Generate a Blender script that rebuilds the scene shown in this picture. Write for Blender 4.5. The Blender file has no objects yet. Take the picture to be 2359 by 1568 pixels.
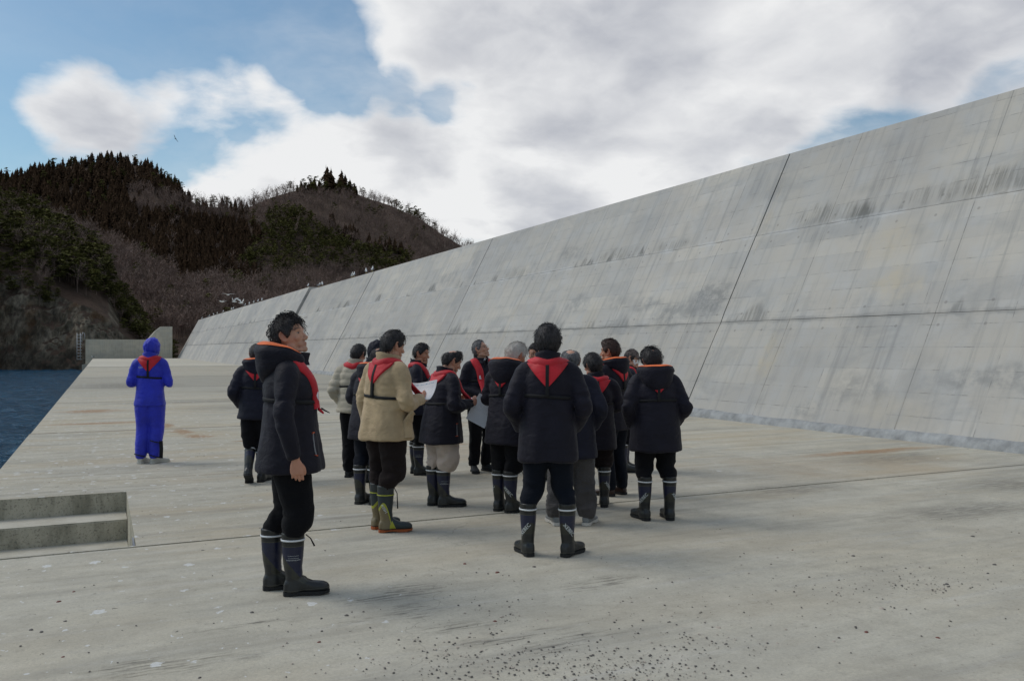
import bpy, math, random
import numpy as np
from mathutils import Vector, Matrix
from mathutils.bvhtree import BVHTree
R = math.radians
random.seed(7)
rng = np.random.default_rng(11)
scene = bpy.context.scene
COL = scene.collection

# ------------------------------------------------------------------ camera
CAM_H = 1.56
YAW = math.atan(947 / 1960.0)
PITCH = math.atan(20 / 1960.0)
cam = bpy.data.cameras.new('camera')
cam.sensor_width = 36.0
cam.lens = 36.0 * 1960 / 2358
cam.clip_start = 0.1
cam.clip_end = 30000
camo = bpy.data.objects.new('camera', cam)
camo.location = (0, 0, CAM_H)
camo.rotation_euler = (math.pi / 2 + PITCH, 0, -YAW)
COL.objects.link(camo)
scene.camera = camo
scene.render.resolution_x = 1024
scene.render.resolution_y = 680

# ------------------------------------------------------------------ light, sky, exposure
SUN_AZ = R(-52)      # compass-like angle from +Y, negative is towards -X
SUN_EL = R(47)
sun = bpy.data.lights.new('sun', 'SUN')
sun.energy = 1.3
sun.angle = R(32)
sun.color = (1.0, 0.95, 0.88)
suno = bpy.data.objects.new('sun', sun)
sd = Vector((math.sin(SUN_AZ) * math.cos(SUN_EL), math.cos(SUN_AZ) * math.cos(SUN_EL), math.sin(SUN_EL)))
suno.rotation_euler = sd.to_track_quat('Z', 'Y').to_euler()
suno.location = (0, 0, 60)
COL.objects.link(suno)
scene.view_settings.view_transform = 'Standard'
scene.view_settings.look = 'None'
scene.view_settings.gamma = 1.0
scene.view_settings.use_curve_mapping = False
scene.view_settings.exposure = 0.16

cF0 = np.array([math.sin(YAW), math.cos(YAW), 0.0])
cR = np.array([math.cos(YAW), -math.sin(YAW), 0.0])
cF = cF0 * math.cos(PITCH) + np.array([0, 0, math.sin(PITCH)])
cU = -cF0 * math.sin(PITCH) + np.array([0, 0, math.cos(PITCH)])
cC = np.array([0, 0, CAM_H])


def ray(x, y):
    """direction of sight through a point of the photograph (2358 x 1568 grid)"""
    return cF + cR * (x - 1179) / 1960.0 - cU * (y - 784) / 1960.0


def ground(x, y, z=0.0):
    d = ray(x, y)
    return cC + d * ((z - CAM_H) / d[2])


class NT:
    """tiny node-tree writer"""
    def __init__(s, tree):
        s.t = tree; s.n = tree.nodes; s.l = tree.links

    def new(s, typ, ins=None, **kw):
        n = s.n.new(typ)
        for k, v in kw.items():
            setattr(n, k, v)
        for k, v in (ins or {}).items():
            s.put(n.inputs[k], v)
        return n

    def put(s, sock, v):
        if isinstance(v, bpy.types.NodeSocket):
            s.l.new(v, sock)
        elif isinstance(v, bpy.types.Node):
            s.l.new(v.outputs[0], sock)
        else:
            sock.default_value = v

    def math(s, op, a, b=0.0, c=0.0, clamp=False):
        n = s.n.new('ShaderNodeMath'); n.operation = op; n.use_clamp = clamp
        s.put(n.inputs[0], a); s.put(n.inputs[1], b); s.put(n.inputs[2], c)
        return n.outputs[0]

    def vmath(s, op, a, b=(0, 0, 0), out=0):
        n = s.n.new('ShaderNodeVectorMath'); n.operation = op
        s.put(n.inputs[0], a); s.put(n.inputs[1], b)
        return n.outputs[out]

    def ss(s, v, a, b, lo=0.0, hi=1.0):
        n = s.n.new('ShaderNodeMapRange'); n.interpolation_type = 'SMOOTHSTEP'
        s.put(n.inputs[0], v)
        n.inputs[1].default_value = a; n.inputs[2].default_value = b
        n.inputs[3].default_value = lo; n.inputs[4].default_value = hi
        return n.outputs[0]

    def lin(s, v, a, b, lo=0.0, hi=1.0):
        n = s.n.new('ShaderNodeMapRange')
        s.put(n.inputs[0], v)
        n.inputs[1].default_value = a; n.inputs[2].default_value = b
        n.inputs[3].default_value = lo; n.inputs[4].default_value = hi
        return n.outputs[0]

    def noise(s, vec, scale, detail=4.0, rough=0.55, dist=0.0, out=0):
        n = s.n.new('ShaderNodeTexNoise')
        s.put(n.inputs['Vector'], vec)
        n.inputs['Scale'].default_value = scale; n.inputs['Detail'].default_value = detail
        n.inputs['Roughness'].default_value = rough; n.inputs['Distortion'].default_value = dist
        return n.outputs[out]

    def mapping(s, vec, scale=(1, 1, 1), loc=(0, 0, 0), rot=(0, 0, 0)):
        n = s.n.new('ShaderNodeMapping')
        s.put(n.inputs['Vector'], vec)
        n.inputs['Scale'].default_value = scale; n.inputs['Location'].default_value = loc
        n.inputs['Rotation'].default_value = rot
        return n.outputs[0]

    def mix(s, fac, a, b, typ='MIX'):
        n = s.n.new('ShaderNodeMix'); n.data_type = 'RGBA'; n.blend_type = typ
        s.put(n.inputs['Factor'], fac)
        for k, v in ((6, a), (7, b)):
            if isinstance(v, tuple) and len(v) == 3: v = v + (1.0,)
            s.put(n.inputs[k], v)
        return n.outputs[2]

    def bump(s, h, dist=0.01, strength=1.0, normal=None):
        n = s.n.new('ShaderNodeBump')
        s.put(n.inputs['Height'], h)
        n.inputs['Distance'].default_value = dist; n.inputs['Strength'].default_value = strength
        if normal is not None: s.put(n.inputs['Normal'], normal)
        return n.outputs[0]


# ---- world: Nishita sky with clouds
world = bpy.data.worlds.new('World')
scene.world = world
world.use_nodes = True
w = NT(world.node_tree)
w.n.clear()
SKY_STRENGTH = 0.095
sky = w.new('ShaderNodeTexSky', sky_type='NISHITA', sun_disc=False)
sky.sun_elevation = SUN_EL
sky.sun_rotation = SUN_AZ
sky.altitude = 0
sky.air_density = 1.15
sky.dust_density = 0.7
sky.ozone_density = 1.6
tc = w.new('ShaderNodeTexCoord')
dirv = w.vmath('NORMALIZE', tc.outputs['Generated'])
sep = w.new('ShaderNodeSeparateXYZ', {0: dirv})
dz = w.math('ABSOLUTE', sep.outputs[2])
# cloud coordinates: direction pressed down towards the horizon
inv = w.math('DIVIDE', 1.0, w.math('ADD', dz, 0.32))
cuv = w.vmath('MULTIPLY', dirv, w.new('ShaderNodeCombineXYZ', {0: inv, 1: inv, 2: inv}).outputs[0])
warp = w.noise(cuv, 3.0, 3.0, 0.5, 0.0, 1)
cuv2 = w.vmath('ADD', cuv, w.vmath('SCALE', w.vmath('SUBTRACT', warp, (0.5, 0.5, 0.5)), (0, 0, 0)))
w.n[-1].inputs[3].default_value = 0.0
sc_ = w.new('ShaderNodeVectorMath', operation='SCALE'); w.put(sc_.inputs[0], w.vmath('SUBTRACT', warp, (0.5, 0.5, 0.5))); sc_.inputs[3].default_value = 0.16
cuv2 = w.vmath('ADD', cuv, sc_.outputs[0])
n1 = w.noise(cuv2, 4.2, 12.0, 0.54)
cov = w.math('MULTIPLY_ADD', n1, 1.0, 0.02)
BLOBS = [   # where in the sky, angular size (deg), how much cloud it adds or takes
    (250, 60, 12, -0.30), (520, 40, 7, -0.20), (620, 90, 5, -0.15), (-100, 250, 6, -0.18), (300, 320, 2.2, -0.05),
    (1960, 300, 3.8, -0.20), (1760, 350, 2.4, -0.10), (2180, 255, 3.4, -0.18), (2330, 225, 2.6, -0.15), (2060, 250, 2.6, -0.10),
    (1050, 240, 2.2, -0.34), (960, 225, 2.4, -0.34), (700, 60, 3.5, -0.14), (960, 130, 2.6, 0.12), (880, 215, 2.6, -0.30), (800, 215, 2.2, -0.16), (480, 290, 2.6, -0.16), (590, 270, 2.0, -0.16), (740, 150, 3.2, -0.20), (760, 220, 2.0, -0.08),
    (1960, 110, 9, 0.26), (2280, 70, 8, 0.30), (2100, 180, 3, 0.10), (1800, 235, 1.8, 0.12),
    (180, 215, 3.4, 0.30), (120, 230, 2.6, 0.16), (280, 240, 3.4, 0.22), (240, 300, 3.4, 0.16), (470, 190, 3.4, 0.30), (400, 220, 2.4, 0.2), (650, 185, 2.0, 0.24), (560, 200, 2.6, 0.18),
    (1350, 130, 13, 0.30), (930, 90, 4.5, 0.16), (860, 330, 3.0, 0.16), (700, 400, 8, 0.30), (450, 400, 6, 0.16), (60, 350, 3, 0.22), (1200, 380, 10, 0.30),
    (1700, 60, 9, 0.22), (1500, 300, 6.5, 0.16), (1850, 170, 4, 0.12)]
for (bx, by, ang, amt) in BLOBS:
    d = ray(bx, by); d = d / np.linalg.norm(d)
    dot = w.vmath('DOT_PRODUCT', dirv, tuple(d), 1)
    c0 = math.cos(R(ang * 1.25)); c1 = math.cos(R(ang * 0.25))
    cov = w.math('ADD', cov, w.ss(dot, c0, c1, 0.0, amt))
cov = w.math('ADD', cov, w.ss(dz, 0.0, 0.16, 0.16, 0.0))
mask = w.ss(w.math('ADD', cov, w.math('MULTIPLY', w.math('SUBTRACT', w.noise(cuv2, 14.0, 6.0, 0.6), 0.5), 0.22)), 0.42, 0.80)
# brightness inside the clouds: thick parts grey, thin lit parts white
n2 = w.noise(cuv2, 2.6, 7.0, 0.5)
n3 = w.noise(w.mapping(cuv2, loc=(0.05, 0.07, -0.05)), 4.2, 8.0, 0.54)
shade = w.math('ADD', w.ss(cov, 0.60, 1.15, 0.0, 0.40), w.ss(n2, 0.40, 0.66, -0.20, 0.34))
shade = w.math('ADD', shade, w.math('MULTIPLY', w.math('SUBTRACT', n1, n3), 1.2))
GREYS = [(1330, 60, 8.0, 0.50), (1500, 70, 4, 0.25), (980, 430, 2.2, 0.45), (1250, 450, 4.5, 0.42), (620, 470, 2.0, 0.12), (820, 330, 3.0, 0.2), (2200, 120, 7, 0.30), (350, 200, 4, 0.05), (250, 300, 4, 0.25),
         (1400, 230, 9, -0.32), (650, 380, 7, -0.45), (1150, 300, 5, -0.25), (1050, 520, 4, -0.45), (870, 200, 4, -0.12)]
for (bx, by, ang, amt) in GREYS:
    d = ray(bx, by); d = d / np.linalg.norm(d)
    dot = w.vmath('DOT_PRODUCT', dirv, tuple(d), 1)
    c0 = math.cos(R(ang * 1.3)); c1 = math.cos(R(ang * 0.2))
    shade = w.math('ADD', shade, w.ss(dot, c0, c1, 0.0, amt))
shade = w.math('MULTIPLY', shade, 1.0, clamp=True)
CB = 1.0 / SKY_STRENGTH
white = (0.78 * CB, 0.782 * CB, 0.785 * CB, 1)
grey = (0.42 * CB, 0.435 * CB, 0.48 * CB, 1)
ccol = w.mix(shade, white, grey)
bluen = w.mix(1.0, sky.outputs[0], (0.76, 0.91, 0.93, 1), 'MULTIPLY')
veil = w.math('MULTIPLY', w.ss(w.noise(w.mapping(cuv2, (1, 1, 2.2)), 2.2, 6.0, 0.6), 0.30, 0.75, 0.02, 0.34), w.ss(sep.outputs[0], -0.1, 0.70, 0.35, 3.0), clamp=True)
allc = w.mix(w.math('MAXIMUM', w.math('MULTIPLY', mask, 0.97), veil), bluen, ccol)
bg = w.new('ShaderNodeBackground', {'Color': allc, 'Strength': SKY_STRENGTH})
wo = w.new('ShaderNodeOutputWorld', {'Surface': bg})


# ------------------------------------------------------------------ materials
def material(name):
    m = bpy.data.materials.new(name); m.use_nodes = True
    t = NT(m.node_tree)
    b = t.n['Principled BSDF']
    return m, t, b


def plain(name, col, rough=0.6, bump=0.0, bscale=30.0, var=0.12, spec=0.4, metal=0.0, dist=0.004):
    m, t, b = material(name)
    co = t.new('ShaderNodeTexCoord').outputs['Object']
    n = t.noise(co, bscale * 0.3, 4.0)
    c = t.mix(t.lin(n, 0.25, 0.75), tuple(x * (1 - var) for x in col), tuple(min(1, x * (1 + var)) for x in col))
    t.put(b.inputs['Base Color'], c)
    b.inputs['Roughness'].default_value = rough
    b.inputs['Specular IOR Level'].default_value = spec
    b.inputs['Metallic'].default_value = metal
    if bump:
        t.put(b.inputs['Normal'], t.bump(t.noise(co, bscale, 5.0), dist, bump))
    return m


def tag(o, label=None, cat=None, group=None, kind=None):
    if label: o['label'] = label
    if cat: o['category'] = cat
    if group: o['group'] = group
    if kind: o['kind'] = kind
    return o


def empty(name, loc=(0, 0, 0), rz=0.0, parent=None):
    o = bpy.data.objects.new(name, None)
    o.location = loc; o.rotation_euler = (0, 0, rz); o.empty_display_size = 0.3
    COL.objects.link(o)
    if parent: o.parent = parent
    return o


def make_mesh(name, v, f, mats=(), smooth=False, midx=None, uv=None, col=None):
    me = bpy.data.meshes.new(name)
    v = np.asarray(v, dtype=np.float64)
    if isinstance(f, np.ndarray):
        k = f.shape[1]
        me.vertices.add(len(v)); me.vertices.foreach_set('co', v.ravel())
        me.loops.add(f.size); me.loops.foreach_set('vertex_index', f.ravel().astype(np.int32))
        me.polygons.add(len(f))
        me.polygons.foreach_set('loop_start', np.arange(0, f.size, k, dtype=np.int32))
        me.update(calc_edges=True)
    else:
        me.from_pydata(v.tolist(), [], [list(q) for q in f])
    for m in mats: me.materials.append(m)
    if midx is not None: me.polygons.foreach_set('material_index', np.asarray(midx, dtype=np.int32))
    if smooth: me.polygons.foreach_set('use_smooth', np.ones(len(me.polygons), dtype=bool))
    if uv is not None:
        l = me.uv_layers.new(name='UVMap')
        li = np.empty(len(me.loops), dtype=np.int32); me.loops.foreach_get('vertex_index', li)
        l.data.foreach_set('uv', np.asarray(uv)[li].ravel())
    if col is not None:
        a = me.attributes.new('paint', 'FLOAT_COLOR', 'POINT')
        a.data.foreach_set('color', np.asarray(col, dtype=np.float32).ravel())
    me.update()
    return me


def obj(name, me, parent=None, loc=(0, 0, 0)):
    o = bpy.data.objects.new(name, me)
    o.location = loc
    COL.objects.link(o)
    if parent: o.parent = parent
    return o


class MB:
    def __init__(s): s.v = []; s.f = []; s.n = 0; s.m = []

    def add(s, v, f, mi=0):
        s.v.append(np.asarray(v, dtype=float)); s.f += [tuple(int(i) + s.n for i in q) for q in f]
        s.m += [mi] * len(f); s.n += len(v); return s

    def box(s, a, b, mi=0):
        x0, y0, z0 = a; x1, y1, z1 = b
        v = [(x0, y0, z0), (x1, y0, z0), (x1, y1, z0), (x0, y1, z0), (x0, y0, z1), (x1, y0, z1), (x1, y1, z1), (x0, y1, z1)]
        return s.add(v, [(0, 3, 2, 1), (4, 5, 6, 7), (0, 1, 5, 4), (1, 2, 6, 5), (2, 3, 7, 6), (3, 0, 4, 7)], mi)

    def data(s): return np.vstack(s.v), s.f

    def mesh(s, name, mats=(), smooth=False):
        v, f = s.data()
        return make_mesh(name, v, f, mats, smooth, s.m)


def vnoise(p, seed=0):
    """value noise in numpy, -1..1"""
    p = np.asarray(p, dtype=float)
    i = np.floor(p).astype(np.int64); f = p - i; u = f * f * (3 - 2 * f)
    out = 0
    for dx in (0, 1):
        for dy in (0, 1):
            for dz_ in (0, 1):
                h = ((i[:, 0] + dx) * 374761393 + (i[:, 1] + dy) * 668265263 + (i[:, 2] + dz_) * 2147483647 + seed * 1274126177) & 0xFFFFFFFF
                h = ((h ^ (h >> 13)) * 1274126177) & 0xFFFFFFFF
                h = (h ^ (h >> 16)) & 0xFFFF
                wx = u[:, 0] if dx else 1 - u[:, 0]; wy = u[:, 1] if dy else 1 - u[:, 1]; wz = u[:, 2] if dz_ else 1 - u[:, 2]
                out = out + (h / 32767.5 - 1.0) * wx * wy * wz
    return out


def fbm(p, oct=4, seed=0, gain=0.5):
    s = 0; a = 1.0; p = np.asarray(p, dtype=float).copy()
    for k in range(oct):
        s = s + a * vnoise(p, seed + k * 17); a *= gain; p = p * 2.03 + 5.1
    return s


# concrete of the dock
def dock_material(name, warm=1.0):
    m, t, b = material(name)
    geo = t.new('ShaderNodeNewGeometry').outputs['Position']
    tex = t.new('ShaderNodeTexCoord').outputs['Object']
    big = t.noise(geo, 0.35, 4.0, 0.6)
    streak = t.noise(t.mapping(geo, (0.22, 2.0, 1)), 1.0, 6.0, 0.62)
    streak2 = t.noise(t.mapping(geo, (0.5, 9.0, 1), rot=(0, 0, R(3))), 1.0, 5.0, 0.6)
    fine = t.noise(geo, 60.0, 5.0, 0.7)
    sep_ = t.new('ShaderNodeSeparateXYZ', {0: geo})
    far = t.ss(sep_.outputs[1], 5, 22)
    tan = (0.54, 0.485, 0.365); gry = (0.53, 0.50, 0.41)
    c = t.mix(t.math('ADD', t.ss(big, 0.35, 0.65, 0.0, 0.55), t.math('MULTIPLY', far, 0.45), clamp=True), gry, tan)
    c = t.mix(t.ss(t.noise(t.mapping(geo, (0.5, 0.9, 1)), 1.0, 6.0, 0.65), 0.48, 0.7, 0.0, 0.38), c, (0.36, 0.34, 0.285))
    c = t.mix(t.ss(streak, 0.50, 0.72, 0.0, 0.70), c, (0.29, 0.275, 0.235))
    c = t.mix(t.ss(streak2, 0.52, 0.75, 0.0, 0.55), c, (0.54, 0.525, 0.475))
    c = t.mix(t.ss(streak, 0.25, 0.45, 0.28, 0.0), c, (0.57, 0.555, 0.50))
    spk = t.noise(geo, 160.0, 2.0, 0.5)
    c = t.mix(t.ss(spk, 0.62, 0.72, 0.0, 0.5), c, (0.17, 0.16, 0.145))
    c = t.mix(t.ss(fine, 0.3, 0.75, 0.0, 0.40), c, (0.25, 0.24, 0.215))
    m1 = t.noise(t.mapping(geo, (1.0, 1.5, 1)), 1.6, 7.0, 0.68, 0.3)
    m2 = t.noise(geo, 7.0, 7.0, 0.72)
    m3 = t.noise(geo, 28.0, 5.0, 0.75)
    c = t.mix(t.ss(m1, 0.44, 0.66, 0.0, 0.42), c, (0.33, 0.305, 0.25))
    c = t.mix(t.ss(m1, 0.30, 0.46, 0.35, 0.0), c, (0.60, 0.56, 0.47))
    c = t.mix(t.ss(m2, 0.48, 0.70, 0.0, 0.42), c, (0.31, 0.285, 0.235))
    c = t.mix(t.ss(m2, 0.28, 0.44, 0.30, 0.0), c, (0.62, 0.59, 0.52))
    c = t.mix(t.ss(m3, 0.55, 0.72, 0.0, 0.5), c, (0.24, 0.22, 0.185))
    ln = t.noise(t.mapping(geo, (0.16, 6.0, 1), loc=(1, 3, 0), rot=(0, 0, R(1.5))), 1.0, 7.0, 0.7)
    c = t.mix(t.math('MULTIPLY', t.ss(ln, 0.52, 0.66, 0.0, 0.50), t.ss(sep_.outputs[1], 4.5, 9.0, 0.25, 1.0)), c, (0.27, 0.25, 0.205))
    c = t.mix(t.math('MULTIPLY', t.ss(ln, 0.34, 0.46, 0.45, 0.0), t.ss(sep_.outputs[1], 4.5, 9.0, 0.25, 1.0)), c, (0.62, 0.60, 0.53))
    tn = t.noise(t.mapping(geo, (0.35, 1.1, 1), loc=(4, 8, 0)), 1.0, 5.0, 0.6)
    c = t.mix(t.math('MULTIPLY', t.ss(tn, 0.46, 0.66, 0.0, 0.45), t.ss(sep_.outputs[1], 5.0, 9.0, 0.3, 1.0)), c, (0.46, 0.37, 0.24))
    # grime and chipped edges along the cross joints
    jn = t.noise(t.mapping(geo, (0.8, 0.3, 1)), 1.0, 5.0, 0.7)
    for (jy, jw, ja) in ((7.36, .03, .4), (18.0, .13, .95), (28.0, .12, .35), (38.0, .35, .75), (52.0, .4, .5), (66.0, .5, .4), (83.0, 1.4, .85), (101.0, 1.0, .4)):
        dj = t.math('ABSOLUTE', t.math('SUBTRACT', t.math('ADD', sep_.outputs[1], t.math('MULTIPLY', t.math('SUBTRACT', jn, 0.5), jw * .8)), jy))
        c = t.mix(t.ss(dj, jw, jw * .3, 0.0, ja), c, (0.13, 0.12, 0.10))
    rnd = t.new('ShaderNodeObjectInfo').outputs['Random']
    tone = t.lin(rnd, 0, 1, 0.88, 1.05)
    c = t.mix(t.ss(sep_.outputs[1], 7.3, 7.42), c, t.mix(1.0, c, t.new('ShaderNodeCombineXYZ', {0: tone, 1: tone, 2: tone}).outputs[0], 'MULTIPLY'))
    c = t.mix(t.ss(sep_.outputs[1], 82.0, 84.0, 0.0, 0.5), c, (0.60, 0.56, 0.46))
    c = t.mix(t.math('MULTIPLY', t.ss(sep_.outputs[1], 24.0, 36.0), t.ss(sep_.outputs[1], 60.0, 45.0, 0.0, 0.5)), c, (0.30, 0.285, 0.24))
    # placed marks: moss scrapings, rust, damp
    wob = t.vmath('ADD', geo, t.vmath('MULTIPLY', t.vmath('SUBTRACT', t.noise(geo, 2.2, 3.0, 0.6, 0, 1), (0.5, 0.5, 0.5)), (0.7, 0.35, 0)))
    hair_ = t.noise(t.mapping(geo, (4.0, 34.0, 1), rot=(0, 0, R(-4))), 1.0, 6.0, 0.7)

    def patch(c, x, y, rx, ry, colr, amt, tex_, lo, hi):
        v = t.vmath('MULTIPLY', t.vmath('SUBTRACT', wob, (x, y, 0)), (1 / rx, 1 / ry, 0))
        r = t.vmath('LENGTH', v, out=1)
        f = t.math('MULTIPLY', t.ss(r, 1.0, 0.15), t.ss(tex_, lo, hi, 0.0, amt))
        return t.mix(f, c, colr)
    dark = (0.075, 0.07, 0.06)
    for (x, y, rx, ry) in [(1.75, 5.25, .26, .26), (1.55, 5.15, .3, .12), (1.72, 4.85, .28, .2), (1.75, 4.45, .4, .12), (1.35, 4.8, .3, .04), (2.0, 4.15, .5, .08),
                           (0.3, 4.5, .5, .14), (0.1, 4.6, .3, .08), (0.75, 5.0, .5, .05), (3.0, 4.9, .4, .2), (2.3, 3.95, .5, .12)]:
        c = patch(c, x, y, rx, ry, dark, 0.70, hair_, 0.44, 0.64)
    for (x, y, rx, ry) in [(7.6, 5.5, 1.6, .5), (9.8, 6.3, 1.8, .8), (7.0, 7.2, 1.4, .5), (5.6, 10.5, 1.8, .8), (10.2, 8.6, 1.6, .8), (4.6, 24, 4, 2.0), (1, 40, 3, 5), (7, 33, 5, 2), (3.5, 27, 5, 1.0)]:
        c = patch(c, x, y, rx, ry, (0.14, 0.13, 0.11), 0.62, hair_, 0.30, 0.6)
    rust = (0.30, 0.15, 0.055)
    for (x, y, rx, ry) in [(1.2, 18.8, .25, .9), (1.4, 17.2, .25, .9), (1.6, 16.2, .3, .5), (-0.2, 24, 1.0, 1.0), (-0.1, 20, 1.4, 0.4), (6.6, 11.2, .8, .12), (4.9, 13.0, .9, .2), (10.6, 9.3, 2.0, .25), (2.2, 15.0, .3, .1)]:
        c = patch(c, x, y, rx, ry, rust, 0.80, hair_, 0.32, 0.56)
    for (x, y, rx, ry) in [(7.5, 9.0, 3.0, 1.0), (9.0, 8.0, 3, 1.0), (5.5, 12, 2.5, 1.5)]:
        c = patch(c, x, y, rx, ry, (0.36, 0.27, 0.18), 0.40, big, 0.3, 0.6)
    # bird droppings, thick towards the sea edge
    for (scl, thr, seed, white_) in ((3.2, 0.075, 0.0, 1), (5.5, 0.05, 7.3, 1), (2.3, 0.05, 3.1, 1), (7.5, 0.045, 5.1, 1), (3.4, 0.035, 11.0, 0)):
        vw = t.vmath('ADD', t.mapping(geo, (1.0, 0.9, 0), loc=(seed, seed * 2, 0)), t.vmath('MULTIPLY', t.vmath('SUBTRACT', t.noise(geo, 22.0, 2.0, 0.5, 0, 1), (0.5, 0.5, 0.5)), (0.09, 0.09, 0)))
        vo = t.new('ShaderNodeTexVoronoi', {'Vector': vw, 'Scale': scl}, voronoi_dimensions='2D')
        cc = t.new('ShaderNodeSeparateColor', {0: vo.outputs['Color']})
        rad = t.math('MULTIPLY', cc.outputs[0], thr * 1.6)
        keep = t.math('LESS_THAN', t.math('ADD', cc.outputs[1], t.ss(sep_.outputs[0], -1.0, 4.0, 0.0, 0.78)), t.math('ADD', 0.50, t.ss(sep_.outputs[1], 6.0, 9.0, 0.0, 0.34)))
        on = t.math('MULTIPLY', t.math('LESS_THAN', vo.outputs['Distance'], rad), keep)
        on = t.math('MULTIPLY', on, t.ss(t.noise(geo, 55.0, 2.0), 0.34, 0.5, 0.35, 1.0))
        c = t.mix(t.math('MULTIPLY', on, 0.75), c, (0.66, 0.67, 0.66) if white_ else (0.06, 0.055, 0.05))
    crk = t.new('ShaderNodeTexVoronoi', {'Vector': t.vmath('ADD', t.mapping(geo, (0.28, 0.20, 0)), t.vmath('MULTIPLY', t.noise(geo, 1.2, 4.0, 0.6, 0, 1), (0.3, 0.3, 0))), 'Scale': 0.8}, voronoi_dimensions='2D', feature='DISTANCE_TO_EDGE')
    c = t.mix(t.math('MULTIPLY', t.ss(crk.outputs['Distance'], 0.0020, 0.0005, 0.0, 0.30), t.ss(t.noise(geo, 0.8, 3.0), 0.45, 0.6)), c, (0.13, 0.12, 0.105))
    t.put(b.inputs['Base Color'], c)
    b.inputs['Roughness'].default_value = 0.9
    b.inputs['Specular IOR Level'].default_value = 0.25
    h = t.math('ADD', t.math('MULTIPLY', fine, 0.5), t.math('MULTIPLY', streak2, 0.5))
    t.put(b.inputs['Normal'], t.bump(h, 0.006, 0.7))
    return m


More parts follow.
